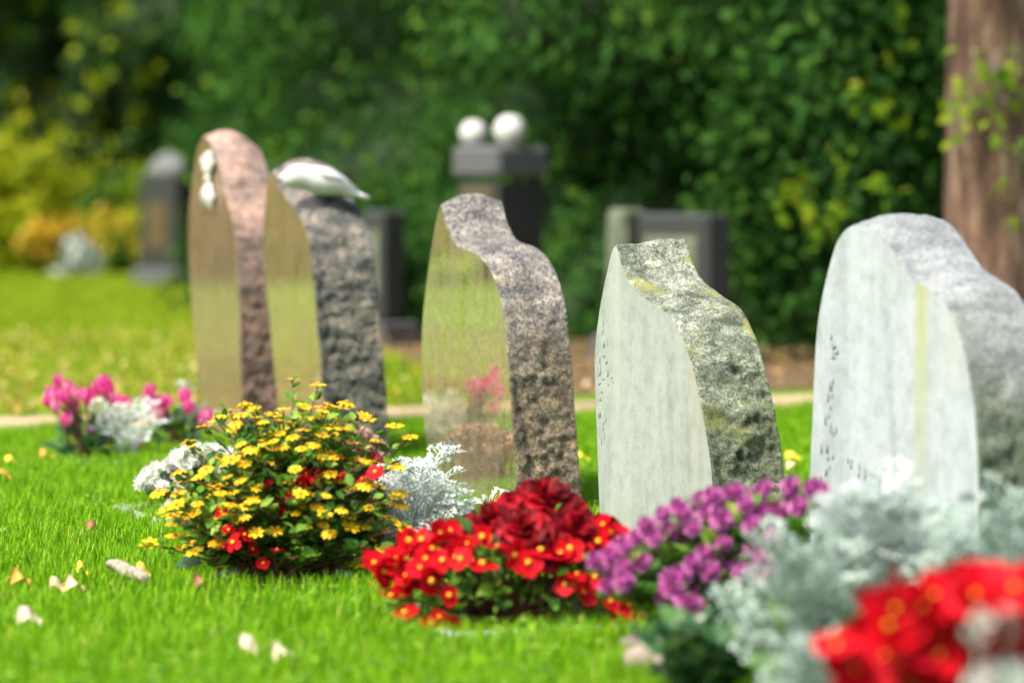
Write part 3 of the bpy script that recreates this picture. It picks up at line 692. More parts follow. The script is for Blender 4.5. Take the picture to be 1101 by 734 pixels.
# worn carved lettering, far too blurred and worn to read: short strokes sunk in dark paint
def strokes(stone, u0, rows, seed, w=.0012):
    r = random.Random(seed)
    b = MB()
    for (x, y, ln, kind) in rows:
        u, z = face_uz(x, y); u -= u0
        for k in range(3):
            du = r.uniform(-.014, .014); dz = r.uniform(-.014, .014); ln2 = ln * r.uniform(.2, .5)
            if kind == 'v': a, c = (u + du, z + dz - ln2 / 2), (u + du + r.uniform(-.001, .003), z + dz + ln2 / 2)
            else: a, c = (u + du - ln2 / 2, z + dz), (u + du + ln2 / 2, z + dz + r.uniform(-.006, .006))
            tube(b, [(a[0], -.0002, a[1]), ((a[0] + c[0]) / 2 + .0006, -.0002, (a[1] + c[1]) / 2), (c[0], -.0002, c[1])], [w * .7, w * r.uniform(.8, 1.5), w * .6], 5)
    b.build('inscription', M['ink'], next(c for c in stone.children if c.name.startswith('front_face')))
strokes(s4, u4, [(649, 352, .05, 'v'), (651, 372, .04, 'v'), (646, 392, .05, 'v'), (655, 402, .04, 'v'), (648, 425, .04, 'h'), (657, 412, .015, 'h'), (646, 440, .05, 'v'), (651, 455, .04, 'v'), (648, 472, .05, 'v'), (647, 410, .03, 'h'), (650, 385, .03, 'h')], 4)
strokes(s5, u5, [(893, 366, .03, 'v'), (899, 372, .03, 'v'), (895, 380, .03, 'h'), (896, 412, .05, 'v'), (893, 430, .05, 'v'), (889, 452, .05, 'v'), (896, 462, .05, 'v'), (887, 482, .05, 'v'), (893, 498, .04, 'v'), (886, 512, .04, 'v')], 5, .0022)
strokes(s5, u5, [(914, 500, .03, 'v'), (922, 505, .03, 'v'), (929, 508, .03, 'v'), (938, 510, .028, 'v'), (945, 511, .028, 'v'), (952, 513, .028, 'v')], 6, .0022)

# white bouquet fixed to the first stone's face
u, z = face_uz(227, 192); q = ROW0 + D * u - E * .006
t = thing('bouquet_ornament', (q.x, q.y, z), 'small white plaster bouquet hanging on the pink headstone face', 'ornament', None, math.atan2(D.y, D.x))
for part, sgn, ln, n in (('blooms', 1, .085, 16), ('ribbon', -1, .105, 11)):
    b = MB()
    for k in range(n):
        a = (k / (n - 1) - .5) * 1.5; l = ln * rnd.uniform(.75, 1.1)
        tip = Vector((math.sin(a) * l * 1.35, -.004 - .006 * rnd.random(), sgn * math.cos(a) * l))
        tube(b, [(0, 0, 0), tuple(tip * .5 + Vector((0, -.004, 0))), tuple(tip)], [.003, .0055, .003], 6)
    if sgn > 0:
        for k in range(14):
            a = rnd.uniform(-.8, .8); l = ln * rnd.uniform(.35, 1.0)
            sphere(b, (math.sin(a) * l, -.008, math.cos(a) * l), .008, 8, 6)
    b.build(part, M['cream'], t)
b = MB(); sphere(b, (0, -.006, 0), .015, 12, 8, sc=(1.3, .7, .7)); b.build('knot', M['cream'], t)

# white dove on the second stone
hd = P(304, 186, 9.45); tl = P(396, 211, 9.52)
dv = thing('dove_figurine', P(345, 205, 9.45), 'white dove figurine lying on top of the dark rough headstone', 'figurine')
o0 = dv.location
ax = (tl - hd); Lg = ax.length; axn = ax.normalized(); side = Vector((0, 0, 1)).cross(axn).normalized(); upv = axn.cross(side).normalized()
prof = [(-.005, .0, .004, -.012), (.03, .020, .020, -.010), (.09, .032, .033, -.003), (.16, .036, .037, .003), (.24, .036, .036, .006), (.34, .046, .040, .007), (.46, .055, .043, .008), (.58, .053, .037, .008), (.70, .044, .028, .006), (.80, .032, .018, .001), (.90, .027, .010, -.006), (1.0, .030, .006, -.008), (1.01, .001, .001, -.008)]
b = MB(); V = []; Fc = []; R = 18
for (f, a, c, up) in prof:
    ctr = hd + ax * f + upv * up - o0
    for k in range(R):
        an = 2 * math.pi * k / R
        V.append(tuple(ctr + side * (math.cos(an) * max(a, .001)) + upv * (math.sin(an) * max(c, .001))))
for i in range(len(prof) - 1):
    for k in range(R): Fc.append((i * R + k, (i + 1) * R + k, (i + 1) * R + (k + 1) % R, i * R + (k + 1) % R))
b.add(V, Fc); dbody = b.build('body', M['plaster'], dv)
for sg in (-1, 1):                                     # folded wings with feather ridges
    wv = MB()
    for k in range(5):
        f0 = .30 + .05 * k; f1 = .74 + .055 * k; off = .044 - .005 * k
        c = lambda f, o: tuple(hd + ax * f + side * (sg * o) + upv * (.028 - .007 * k - .02 * (f - f0)) - o0)
        tube(wv, [c(f0, off * .7), c((f0 * 2 + f1) / 3, off + .006), c((f0 + f1 * 2) / 3, off), c(f1, off * .62)], [.006, .013, .011, .003], 7)
    wv.build('wing', M['plaster'], dv)
bk = MB(); tube(bk, [hd + ax * .03 - o0, hd - axn * .012 - upv * .022 - o0], [.009, .001], 7); bk.build('beak', M['cream'], dbody)
tf = MB()
for k in range(5):
    sp = (k - 2) * .009
    tube(tf, [hd + ax * .84 + side * sp - upv * .003 - o0, tl + side * sp * 1.6 - upv * .006 - o0], [.008, .005], 6)
tf.build('tail_feathers', M['plaster'], dbody)

# ------------------------------------------------------------------ flowers
def petal(mb, n, r_in, r_out, wd, lift, m=0, cup=0.0, rot0=0.0, round_=True, jit=.06, ruf=0.0):
    SS = (-1, -.5, 0, .5, 1) if ruf else (-1, 0, 1); W = len(SS)
    for k in range(n):
        a = rot0 + 2 * math.pi * k / n + rnd.uniform(-jit, jit)
        ca, sa = math.cos(a), math.sin(a); ro = r_out * rnd.uniform(.92, 1.06)
        V = []
        rows = [(0, .28), (.35, .80), (.68, 1.0), (.90, .72), (1.0, .28)] if round_ else [(0, .5), (.4, 1.0), (.75, .85), (1.0, .18)]
        for (f, wf) in rows:
            rr = r_in + (ro - r_in) * f; zz = lift * f + cup * f * f
            for s in SS:
                q = rr + (ruf * .8 * math.sin(7 * s + k * 2 + lift * 300) if f > .6 else 0)
                V.append((ca * q - sa * s * wd / 2 * wf, sa * q + ca * s * wd / 2 * wf, zz + (abs(s) * .08 * wd) + ruf * f * math.sin(6 * s + 3 * f + k * 1.7 + lift * 200)))
        Fc = []
        for i in range(len(rows) - 1):
            for s in range(W - 1): Fc.append((i * W + s, (i + 1) * W + s, (i + 1) * W + s + 1, i * W + s + 1))
        mb.add(V, Fc, m)
def mesh_daisy(v):
    b = MB(); petal(b, 7 + v % 3, .004, .0205, .0098, .001 + .003 * (v % 2), 0, -.004 * (v % 3), v, True, .12)
    c = MB(); sphere(c, (0, 0, .0015), .0056, 10, 6, 0, (1, 1, .65)); return b.mesh('flower', M['yellow']), c.mesh('center', M['ydisc'])
def mesh_begonia(v):
    b = MB(); petal(b, 4 + v % 2, .002, .027, .026, .003, 0, .004 * (v - 1), v, True, .22)
    if v > 1: petal(b, 3, .002, .016, .018, .009, 0, .006, v + .6, True, .3)
    c = MB(); sphere(c, (0, 0, .006), .0058, 10, 7, 0, (1, 1, .8)); return b.mesh('flower', M['red']), c.mesh('center', M['pollen'])
def mesh_double(v):
    b = MB()
    for (n, ro, wd, lf, cu) in [(6, .074, .076, -.008, -.012), (5, .060, .068, .004, -.004), (5, .044, .052, .012, .002), (4, .028, .034, .018, .006), (3, .014, .018, .02, .01)]:
        petal(b, n, .003, ro, wd, lf, 0, cu, rnd.random() * 3, True, .25, .0065)
    return b.mesh('flower', [M['crimson']])
def mesh_mum(v, mat, r=.022):
    b = MB()
    for k in range(4):
        el_ = .05 + .36 * k; n = 15 - 3 * k
        petal(b, n, .003, r * math.cos(el_ * .8) * 1.05, .0075, r * math.sin(el_) * 1.1, 0, -.004 + .003 * k, k * .2 + v, False, .2)
    sphere(b, (0, 0, .002), r * .42, 8, 6, 0, (1, 1, .8)); return b.mesh('flower', [M[mat]])
def mesh_cyclamen(v):
    b = MB()
    for k in range(5):
        a = 2 * math.pi * k / 5 + v; ca, sa = math.cos(a), math.sin(a); V = []
        for (f, wf, rr) in [(0, .5, .007), (.3, .9, .018), (.65, 1, .021), (.9, .7, .019), (1, .2, .016)]:
            for s in (-1, 0, 1):
                V.append((ca * rr - sa * s * .013 * wf, sa * rr + ca * s * .013 * wf, .052 * f - .008))
        b.add(V, [(i * 3 + s, (i + 1) * 3 + s, (i + 1) * 3 + s + 1, i * 3 + s + 1) for i in range(4) for s in range(2)])
    sphere(b, (0, 0, -.006), .009, 8, 6); return b.mesh('flower', [M['pink']])
DAISY = [mesh_daisy(i) for i in range(5)]; BEG = [mesh_begonia(i) for i in range(4)]; DBL = [mesh_double(i) for i in range(3)]
MUMP = [mesh_mum(i, 'purple') for i in range(3)]; MUMW = [mesh_mum(i, 'white', .021) for i in range(3)]; CYC = [mesh_cyclamen(i) for i in range(3)]
def put_flower(parent, mesh, p, normal, scale=1.0, name='flower', cen=1.0):
    ctr = None
    if isinstance(mesh, tuple): mesh, ctr = mesh
    o = bpy.data.objects.new(name, mesh); link(o, parent)
    if ctr is not None and cen > 0:
        c = link(bpy.data.objects.new('center', ctr), o); c.scale = (cen,) * 3
    q = Vector(normal).normalized().to_track_quat('Z', 'Y')
    o.matrix_parent_inverse = Matrix.Identity(4)
    o.location = Vector(p) - Vector(parent.location)
    o.rotation_mode = 'QUATERNION'; o.rotation_quaternion = q @ Matrix.Rotation(rnd.uniform(0, 6.28), 3, 'Z').to_quaternion()
    o.scale = (scale,) * 3
    return o
def arch(b0, tip, sag=.25):
    b0, tip = Vector(b0), Vector(tip); mid = b0.lerp(tip, .5); mid.z += (tip.z - b0.z) * .12; mid.x = b0.x + (tip.x - b0.x) * (.5 - sag * .5); mid.y = b0.y + (tip.y - b0.y) * (.5 - sag * .5)
    return [b0, b0.lerp(mid, .5) + Vector((0, 0, .01)), mid, mid.lerp(tip, .55) + Vector((rnd.uniform(-.006, .006), 0, .004)), tip]

# --- yellow creeping zinnia bush (in focus)
def dome_bush(name, base, tips, leaf_n, leaf_size, leafmat, stemmat, label, cat, normals=None, stem_r=.0017, lo=.25, group=None, leafjit=.012):
    t = thing(name, base, label, cat, group); st = MB(); lf = MB(); pos = []; yd = []; nh = []
    for tip in tips:
        b0 = Vector((rnd.gauss(0, .035), rnd.gauss(0, .035), -.01)); tp = Vector(tip) - Vector(base)
        c = arch(b0, tp); tube(st, c, [stem_r * 1.5, stem_r * 1.3, stem_r * 1.1, stem_r, stem_r * .8], 5)
        for k in range(leaf_n):
            f = lo + (1 - lo) * (k + rnd.random()) / leaf_n * .98; i = min(3, int(f * 4)); p = c[i].lerp(c[i + 1], f * 4 - i)
            d = (c[i + 1] - c[i]).normalized()
            for sg in (0, 1):
                a = rnd.uniform(0, 6.28); o = Vector((math.cos(a), math.sin(a), .35 + rnd.uniform(-.3, .4)))
                pos.append(p + Vector([rnd.gauss(0, leafjit) * .5 for _ in range(3)])); yd.append(o + d * .4); nh.append((rnd.gauss(0, .35), rnd.gauss(0, .35) - .25, 1))
    pos = np.array([tuple(p) for p in pos]); yd = np.array([tuple(p) for p in yd]); nh = np.array(nh)
    k = pos[:, 2] > .006
    scatter(lf, LEAFv, LEAFf, frames(yd[k], nh[k]), pos[k], leaf_size * rng.uniform(.6, 1.3, k.sum()))
    st.build('stems', stemmat, t); lf.build('foliage', leafmat, t); return t
ZB = Vector(((306 - CX) / F * 6.58, 6.58, 0))
ftips = []; fnorm = []
tries = 0
while len(ftips) < 215 and tries < 20000:
    tries += 1
    a = rnd.uniform(0, 2 * math.pi); e = math.asin(rnd.uniform(.05, 1))
    v = Vector((math.cos(a) * math.cos(e), math.sin(a) * math.cos(e), math.sin(e)))
    if v.y > .35 and rnd.random() < .65: continue
    r_ = Vector((.24, .21, .335)); s = rnd.uniform(.74, 1.2)
    p = ZB + Vector((v.x * r_.x * s, v.y * r_.y * s, max(.045, v.z * r_.z * s + .02)))
    if e < .25 and rnd.random() < .55: continue
    if v.y < 0 and v.z < .35 and abs(v.x) < .75 and rnd.random() < .85: continue
    if any((p - q).length < .018 for q in ftips): continue
    ftips.append(p); fnorm.append(Vector((v.x * .35 + rnd.gauss(0, .15), v.y * .4 - .12 + rnd.gauss(0, .15), 1)))
extra = []
for k in range(170):
    a = rnd.uniform(0, 6.28); e = math.asin(rnd.uniform(.05, .8)); s = rnd.uniform(.6, 1.0)
    extra.append(ZB + Vector((math.cos(a) * math.cos(e) * .245 * s, math.sin(a) * math.cos(e) * .22 * s, .03 + math.sin(e) * .30 * s)))
for px, py in [(424, 458), (440, 470), (427, 500), (196, 590), (188, 575)]:
    ftips.append(P(px, py, 6.6)); fnorm.append(Vector((0, -.2, 1)))
yb = dome_bush('flowering_bush', ZB, [p - Vector((0, 0, .002)) for p in ftips] + extra, 10, .027, M['green'], M['stem'], 'bushy yellow daisy flowered plant on thin dark stems, in the middle foreground', 'plant')
order = sorted(range(len(ftips)), key=lambda i: ftips[i].y - .6 * ftips[i].z)
for i in order[:100]: put_flower(yb, DAISY[i % 5], ftips[i], fnorm[i], rnd.uniform(.58, .9))
rest = MB()
for i in order[100:]:
    R_ = np.array(fnorm[i].normalized().to_track_quat('Z', 'Y').to_matrix())
    for m_, me in enumerate(DAISY[i % 5]):
        vv = np.empty(len(me.vertices) * 3, np.float32); me.vertices.foreach_get('co', vv)
        rest.add(vv.reshape(-1, 3) @ R_.T + np.array(ftips[i] - ZB), [tuple(p.vertices) for p in me.polygons], m_)
tag(rest.build('flowers', [M['yellow'], M['ydisc']], yb), kind='stuff')
KEEP.append((ZB.x, ZB.y, .13))

def begonia(base, blooms, doubles, leaf_spots, label, size=1.0, nleaf=90, wr=.16, hr=.16, cat='plant', leaf=.062, cen=1.0, lm='deep'):
    """blooms/doubles: world positions with facing; leaves fill the mound under them"""
    tips = [q_[0] for q_ in list(blooms) + list(doubles)]
    t = thing('begonia', base, label, cat, 'red begonias')
    st = MB(); lf = MB()
    for p in tips:
        c = arch((rnd.gauss(0, .03), rnd.gauss(0, .03), -.01), p - Vector(base), .1); tube(st, c, [.004, .0035, .003, .0025, .002], 5)
    n = nleaf; d = rdir(n); d[:, 2] = np.abs(d[:, 2]); rr = rng.uniform(.45, 1, n)[:, None]
    pos = d * rr * np.array([wr, wr * .85, hr]) + np.array([0, 0, .02])
    pos[:, 0] += rng.normal(size=n) * .01
    yd = d * np.array([1, 1, .25]) + rng.normal(size=(n, 3)) * .35
    scatter(lf, LEAFv, LEAFf, frames(yd, d * .6 + np.array([0, -.35, .7]) + rng.normal(size=(n, 3)) * .25), pos, leaf * rng.uniform(.55, 1.2, n))
    st.build('stems', M['stem'], t); lf.build('foliage', M[lm], t)
    for p, nv in blooms: put_flower(t, BEG[rnd.randrange(4)], p, nv, size * rnd.uniform(.75, 1.2), cen=cen * rnd.uniform(.75, 1.1))
    for d_ in doubles: put_flower(t, DBL[rnd.randrange(3)], d_[0], d_[1], size * (d_[2] if len(d_) > 2 else rnd.uniform(.85, 1.1)))
    return t
def fac(): return Vector((rnd.gauss(0, .6), -.7 + rnd.gauss(0, .4), .75 + rnd.gauss(0, .45)))
# small red begonia inside the yellow bush
b1 = [(P(x, y, 6.47 - .0006 * (y - 500) + rnd.uniform(-.03, .03)), fac()) for x, y in [(246, 570), (238, 550), (256, 556), (262, 575), (240, 590), (283, 606), (268, 540), (330, 508), (344, 516), (322, 519), (300, 545), (366, 512), (390, 515), (404, 508), (285, 524), (252, 583), (312, 530), (270, 590), (298, 592)]]
begonia(Vector((ZB.x - .06, ZB.y + .05, 0)), b1, [], None, 'red flowers growing inside the yellow flowered bush', .64, 30, .12, .16)
b1 = [(P(x, y, 7.12), Vector((rnd.gauss(0, .3), -.6, .9))) for x, y in [(398, 497), (375, 522), (412, 520), (392, 545), (362, 500), (440, 580), (452, 566)]]
begonia(Vector((-.31, 7.2, 0)), [], b1, None, 'deep red begonia between the yellow bush and the silver plant', .5, 30, .12, .15)
# main red begonia in front of the mirror stone
RB = Vector(((545 - CX) / F * 5.98, 5.98, 0))
def zdome(x, y): return 5.98 - .18 * math.sqrt(max(0, 1 - ((x - 545) / 160) ** 2)) * min(1, max(.1, (y - 500) / 110))
bl = [(P(x + rnd.uniform(-3, 3), y, zdome(x, y)), fac()) for x, y in [(413, 613), (436, 619), (458, 601), (440, 582), (478, 581), (494, 592), (518, 577), (506, 584), (570, 580), (657, 573), (644, 583), (629, 590), (642, 597), (568, 605), (518, 608), (472, 664), (484, 640), (622, 618), (622, 637), (653, 647), (667, 667), (691, 636), (418, 643), (437, 660), (461, 624), (478, 676), (660, 656), (682, 664), (466, 590), (425, 600), (450, 612), (536, 588), (556, 592), (668, 580), (600, 596), (462, 672), (490, 600)]]
bl += [(P(x + rnd.uniform(-4, 4), y + rnd.uniform(-4, 4), zdome(x, y) + rnd.uniform(-.02, .03)), fac()) for x, y in [(405, 608), (420, 622), (430, 606), (446, 592), (452, 580), (468, 576), (486, 570), (500, 598), (432, 628), (476, 600), (446, 626), (408, 622), (584, 596), (610, 588), (634, 574), (650, 562), (664, 590), (548, 598), (636, 624), (610, 630), (674, 652)]]
db = [(P(x, y, 5.98 - k), Vector((nx, -.62, nz + .25)), sc) for x, y, k, nx, nz, sc in [(588, 534, .0, .15, .9, 1.0), (529, 556, .05, -.4, .9, .85), (562, 566, .12, -.05, .55, .85), (622, 570, .10, .5, .6, .9), (655, 566, .0, .7, .8, .6), (500, 566, .03, -.8, .9, .6), (592, 592, .14, .2, .2, .6), (556, 540, -.03, -.2, 1.2, .8), (612, 545, -.02, .5, .9, .75)]]
begonia(RB, bl, db, None, 'large begonia with dark red blooms above small bright red ones', .92, 620, .225, .19, leaf=.036, lm='green')
KEEP.append((RB.x, RB.y, .15))
# nearest begonia, lower right corner
NB = Vector(((1025 - CX) / F * 4.1, 4.1, 0))
bl = [(P(x, y, 4.02 + rnd.uniform(-.08, .06)), fac()) for x, y in [(933, 660), (966, 640), (950, 706), (1013, 650), (985, 680), (1071, 640), (1045, 662), (1096, 665), (1010, 705), (975, 730), (1040, 720), (1085, 690), (905, 708), (1005, 640), (1050, 640), (940, 735), (1000, 740), (1085, 735), (1110, 640), (1120, 690), (1090, 632), (1030, 634), (1110, 640), (960, 655), (900, 695), (918, 720), (945, 690), (930, 735), (1000, 700), (1020, 670), (975, 660), (1060, 650), (1075, 665), (995, 650), (965, 715), (1090, 710), (1055, 735), (1060, 700), (980, 705), (1020, 735), (955, 675), (1030, 690), (925, 690), (985, 655)]]
begonia(NB, bl, [], None, 'bright red begonia out of focus in the lower right corner', 1.42, 60, .13, .16, cen=.55)

# --- silver dusty miller
def dusty_leaf(sd=0):
    V = []; Fc = []; jr = random.Random(sd)
    def strip2(pts, wds):
        n0 = len(V)
        for i, p in enumerate(pts):
            a = Vector(pts[max(i - 1, 0)]); c = Vector(pts[min(i + 1, len(pts) - 1)]); d = (c - a).normalized(); s = Vector((-d.y, d.x))
            for sg in (-1, 1): V.append((p[0] + s.x * sg * wds[i], p[1] + s.y * sg * wds[i]))
        for i in range(len(pts) - 1): Fc.append((n0 + 2 * i, n0 + 2 * i + 1, n0 + 2 * i + 3, n0 + 2 * i + 2))
    strip2([(0, 0), (0, .3), (0, .7), (0, 1.0)], [.011, .012, .012, .016])
    for k in range(6):
        for sg in (-1, 1):
            y = .30 + .115 * k + jr.uniform(-.04, .04); ln = [.19, .25, .27, .25, .20, .14][k] * jr.uniform(.65, 1.2); up_ = jr.uniform(.35, .95)
            ex, ey = sg * ln * .92, y + ln * up_
            strip2([(0, y), (ex * .5, y + ln * .22), (ex, ey)], [.010, .012, .015])
            for a in (-.75, 0.0, .75):
                dx, dy = sg * math.cos(.55 + a), math.sin(.55 + a)
                strip2([(ex * .86, y + (ey - y) * .86), (ex + dx * .05, ey + dy * .05), (ex + dx * .085, ey + dy * .085)], [.013, .017, .006])
            dx, dy = sg * .55, .95
            strip2([(ex * .5, y + ln * .22), (ex * .5 + dx * .04, y + ln * .22 + .055)], [.012, .007])
    out = []; c1_ = jr.uniform(-1, 1)
    for k, (x, y) in enumerate(V):
        out.append((x + .10 * c1_ * y * y, y * .97, .12 * y - .34 * y * y + (.35 + .2 * c1_) * abs(x) + .06 * math.sin(9 * x + 6 * y + sd) + .0003 * (k % 7)))
    return out, Fc
DLS = [dusty_leaf(i) for i in range(5)]
def dusty(base, wpx, htop, n, size, label, spots=(), mat='silver'):
    t = thing('silver_plant', base, label, 'plant', 'silver leaved plants')
    lf = MB(); st = MB(); pos = []; yd = []; nh = []; sz = []
    for k in range(n):
        a = rnd.uniform(0, 6.28); f = rnd.random() ** .7
        r = wpx * f * rnd.uniform(.5, .78); top = htop * (1 - .45 * f * f) * rnd.uniform(.45, .82)
        p = Vector((math.cos(a) * r * .8, math.sin(a) * r * .6, top))
        b0 = Vector((rnd.gauss(0, .02), rnd.gauss(0, .02), -.01))
        tube(st, [b0, b0.lerp(p, .6) + Vector((0, 0, .02)), p], [.0028, .0024, .0018], 5)
        o = Vector((math.cos(a) * (.35 + f), math.sin(a) * (.35 + f), 1.25 - .9 * f + rnd.uniform(-.2, .3)))
        pos.append(p); yd.append(o); nh.append((-math.cos(a) * .8 + rnd.gauss(0, .3), -math.sin(a) * .8 - .4 + rnd.gauss(0, .3), .9)); sz.append(size * rnd.uniform(.7, 1.25))
    for (p, d, s) in spots:
        q = Vector(p) - Vector(base); tube(st, [Vector((0, 0, -.01)), q * .5 + Vector((0, .01, .0)), q], [.0022, .0018, .0012], 5)
        pos.append(q); yd.append(Vector(d)); nh.append((rnd.gauss(0, .9), -.6, .5 + rnd.gauss(0, .4))); sz.append(s)
    A = lambda L_: np.array([tuple(v) for v in L_], float)
    for i, (DLv, DLf) in enumerate(DLS): scatter(lf, DLv, DLf, frames(A(yd[i::5]), A(nh[i::5])), A(pos[i::5]), np.array(sz[i::5]))
    st.build('stems', M[mat], t); lf.build('foliage', M[mat], t); return t
SB = Vector(((445 - CX) / F * 6.75, 6.75, 0))
dusty(SB, .18, .225, 170, .074, 'sharp silver white lacy plant beside the mirror stone', [(P(462 + 2 * k, 508 - 4 * k, 6.82 + .02 * k), (.25 + .16 * k, -.1 + .12 * k, .8 - .1 * k), .066) for k in range(4)] + [(P(392 + 9 * k, 560 + 17 * (k % 3), 6.68), (-.8 + .3 * k, -.4, .35), .075) for k in range(5)] + [(P(480, 560, 6.9), (.8, -.1, .35), .10), (P(420, 560, 6.85), (-.6, -.1, .6), .09), (P(440, 570, 6.8), (.2, -.3, .7), .085), (P(402, 545, 6.85), (-.8, -.1, .35), .085), (P(470, 590, 6.8), (.7, -.1, .4), .09), (P(505, 545, 6.95), (.9, 0, .3), .10), (P(400, 590, 6.8), (-.5, -.3, -.3), .10), (P(425, 600, 6.75), (-.3, -.5, .4), .11)])
KEEP.append((SB.x, SB.y, .08))
dusty(Vector(((868 - CX) / F * 5.0, 5.0, 0)), .13, .25, 100, .095, 'blurred sage green plant at the right of the purple chrysanthemum', mat='sage')
dusty(Vector(((950 - CX) / F * 5.15, 5.15, 0)), .20, .33, 130, .11, 'tall blurred silver plant in front of the pale headstone', mat='felt')
dusty(Vector(((1095 - CX) / F * 5.0, 5.0, 0)), .18, .30, 80, .11, 'blurred silver plant at the right edge of the picture', mat='sage')
dusty(Vector(((905 - CX) / F * 4.35, 4.35, 0)), .12, .17, 80, .085, 'low sage green plant at the bottom edge beside the red begonia', mat='sage')
dusty(Vector(((1085 - CX) / F * 3.75, 3.75, 0)), .05, .20, 26, .055, 'small pale silver plant at the bottom right corner among the red blooms', [(P(1050 + 11 * k, 702 + 5 * (k % 3), 3.72), (.5 * math.sin(k * 2.1), -.3, .9 * math.cos(k * 2.1)), .055) for k in range(7)])
dusty(G(140, 497), .10, .17, 26, .085, 'silver plant growing among the pink cyclamens', [(P(128, 470, 9.4), (-.8, -.2, .5), .1), (P(150, 462, 9.4), (0, -.3, 1), .1)])
dusty(G(208, 486), .05, .21, 10, .07, 'small silver plant beside the pinkish headstone and cyclamens')

# --- purple chrysanthemum
PB = Vector(((765 - CX) / F * 5.55, 5.55, 0))
band = [(646, 610), (655, 600), (668, 590), (684, 578), (697, 566), (712, 553), (728, 545), (748, 538), (770, 534), (795, 530), (820, 527), (845, 526), (868, 527), (880, 532),
        (700, 585), (716, 572), (735, 560), (755, 553), (778, 549), (800, 545), (825, 543), (848, 540), (690, 600), (673, 612), (660, 622), (650, 628), (668, 630),
        (724, 636), (718, 622), (736, 620), (748, 606), (760, 596), (775, 583), (790, 573), (808, 565), (826, 560), (745, 630), (765, 618), (780, 606), (796, 595), (812, 588), (830, 578),
        (756, 572), (738, 578), (775, 566), (795, 560), (842, 556), (860, 545), (800, 620), (820, 618), (838, 618), (706, 602), (745, 652), (712, 645), (734, 646), (815, 604), (785, 536), (760, 545)]
band += [(x + rnd.uniform(-9, 9), y + rnd.uniform(-7, 7)) for x, y in band[:55:2]]
mums = []
for x, y in band:
    mums.append((P(x + rnd.uniform(-4, 4), y + rnd.uniform(-3, 3), 5.62 - .0016 * (y - 540) + rnd.uniform(-.04, .04)), Vector((rnd.gauss(0, .3), -.75 + rnd.gauss(0, .2), .75))))
pm = dome_bush('chrysanthemum', PB, [p - Vector((0, -.008, .012)) for p, n in mums], 9, .034, M['green'], M['gstem'], 'purple chrysanthemum in bloom in front of the lichen headstone', 'plant', lo=.35)
for p, n in mums: put_flower(pm, MUMP[rnd.randrange(3)], p, n, rnd.uniform(.66, .95))
KEEP.append((PB.x, PB.y, .15))
LB = Vector(((752 - CX) / F * 5.0, 5.0, 0))
dome_bush('leafy_plant', LB, [LB + Vector((math.cos(a) * r1, math.sin(a) * r1 * .8, h1)) for a, r1, h1 in [(rnd.uniform(0, 6.28), rnd.uniform(.02, .10), rnd.uniform(.05, .13)) for _ in range(34)]], 7, .04, M['deep'], M['gstem'], 'low dark green leafy plant under the purple chrysanthemum', 'plant', lo=.2)
HB = Vector((-.42, 8.45, 0))
dome_bush('heather', HB, [HB + Vector((math.cos(a) * r1, math.sin(a) * r1, .175 - 5 * r1 * r1)) for a, r1 in [(rnd.uniform(0, 6.28), .115 * rnd.random() ** .6) for _ in range(110)]], 14, .014, M['heather'], M['stem'], 'dry brownish pink heather mound before the mirror stone, behind the yellow bush', 'plant', lo=.3, leafjit=.006)
# --- white chrysanthemum
WB = Vector(((205 - CX) / F * 8.0, 8.0, 0)); mums = []
for x, y in [(150, 520), (158, 510), (168, 503), (178, 497), (188, 491), (199, 486), (210, 483), (222, 482), (234, 484), (245, 487), (255, 492), (160, 521), (172, 514), (184, 508), (196, 501), (208, 497), (220, 494), (232, 494), (176, 524), (190, 515), (203, 509), (216, 505), (229, 503), (242, 500), (192, 526), (186, 545), (178, 548), (200, 524), (240, 512), (250, 505), (262, 500), (183, 553), (228, 514), (258, 510), (164, 506), (173, 506), (182, 501), (192, 496), (205, 492), (215, 489), (227, 489), (240, 490), (250, 497), (166, 516), (181, 515), (198, 507), (212, 499), (236, 499), (154, 515)]:
    mums.append((P(x + rnd.uniform(-2, 2), y + rnd.uniform(-2, 2), 7.95 - .002 * (y - 500) + rnd.uniform(-.03, .03)), Vector((rnd.gauss(0, .3), -.7, .85))))
wm = dome_bush('chrysanthemum', WB, [p - Vector((0, -.006, .01)) for p, n in mums], 9, .034, M['green'], M['gstem'], 'white chrysanthemum in bloom behind the yellow bush', 'plant', lo=.25)
for p, n in mums: put_flower(wm, MUMW[rnd.randrange(3)], p, n, rnd.uniform(.7, .95))
KEEP.append((WB.x, WB.y, .10))
# --- pink cyclamens
def cyclamen(px, py, fl, label):
    base = G(px, py); t = thing('cyclamen', base, label, 'plant', 'pink cyclamens'); st = MB(); lf = MB()
    for x, y in fl:
        p = P(x, y, base.y - .03 + rnd.uniform(-.05, .05)); c = arch((rnd.gauss(0, .015), rnd.gauss(0, .015), 0), p - base, .2); tube(st, c, [.003, .0028, .0026, .0024, .002], 5)
        put_flower(t, CYC[rnd.randrange(3)], p, (rnd.gauss(0, .35), -.25, 1), rnd.uniform(.62, .95))
    n = 60; d = rdir(n); d[:, 2] = np.abs(d[:, 2]); pos = d * rng.uniform(.4, 1, n)[:, None] * np.array([.085, .08, .11]) + np.array([0, 0, .015])
    scatter(lf, LEAFv, LEAFf, frames(d + rng.normal(size=(n, 3)) * .3, d * .4 + np.array([0, -.3, .9])), pos, .055 * rng.uniform(.6, 1.2, n))
    st.build('stems', M['stem'], t); lf.build('foliage', M['deep'], t)
    KEEP.append((base.x, base.y, .06)); return t
cyclamen(92, 498, [(64, 413), (58, 428), (70, 430), (60, 440), (75, 420), (50, 434), (72, 446), (70, 455), (80, 438), (92, 430), (96, 467), (62, 432), (84, 428), (78, 432)], 'pink cyclamen, leftmost, with tall clustered blooms')
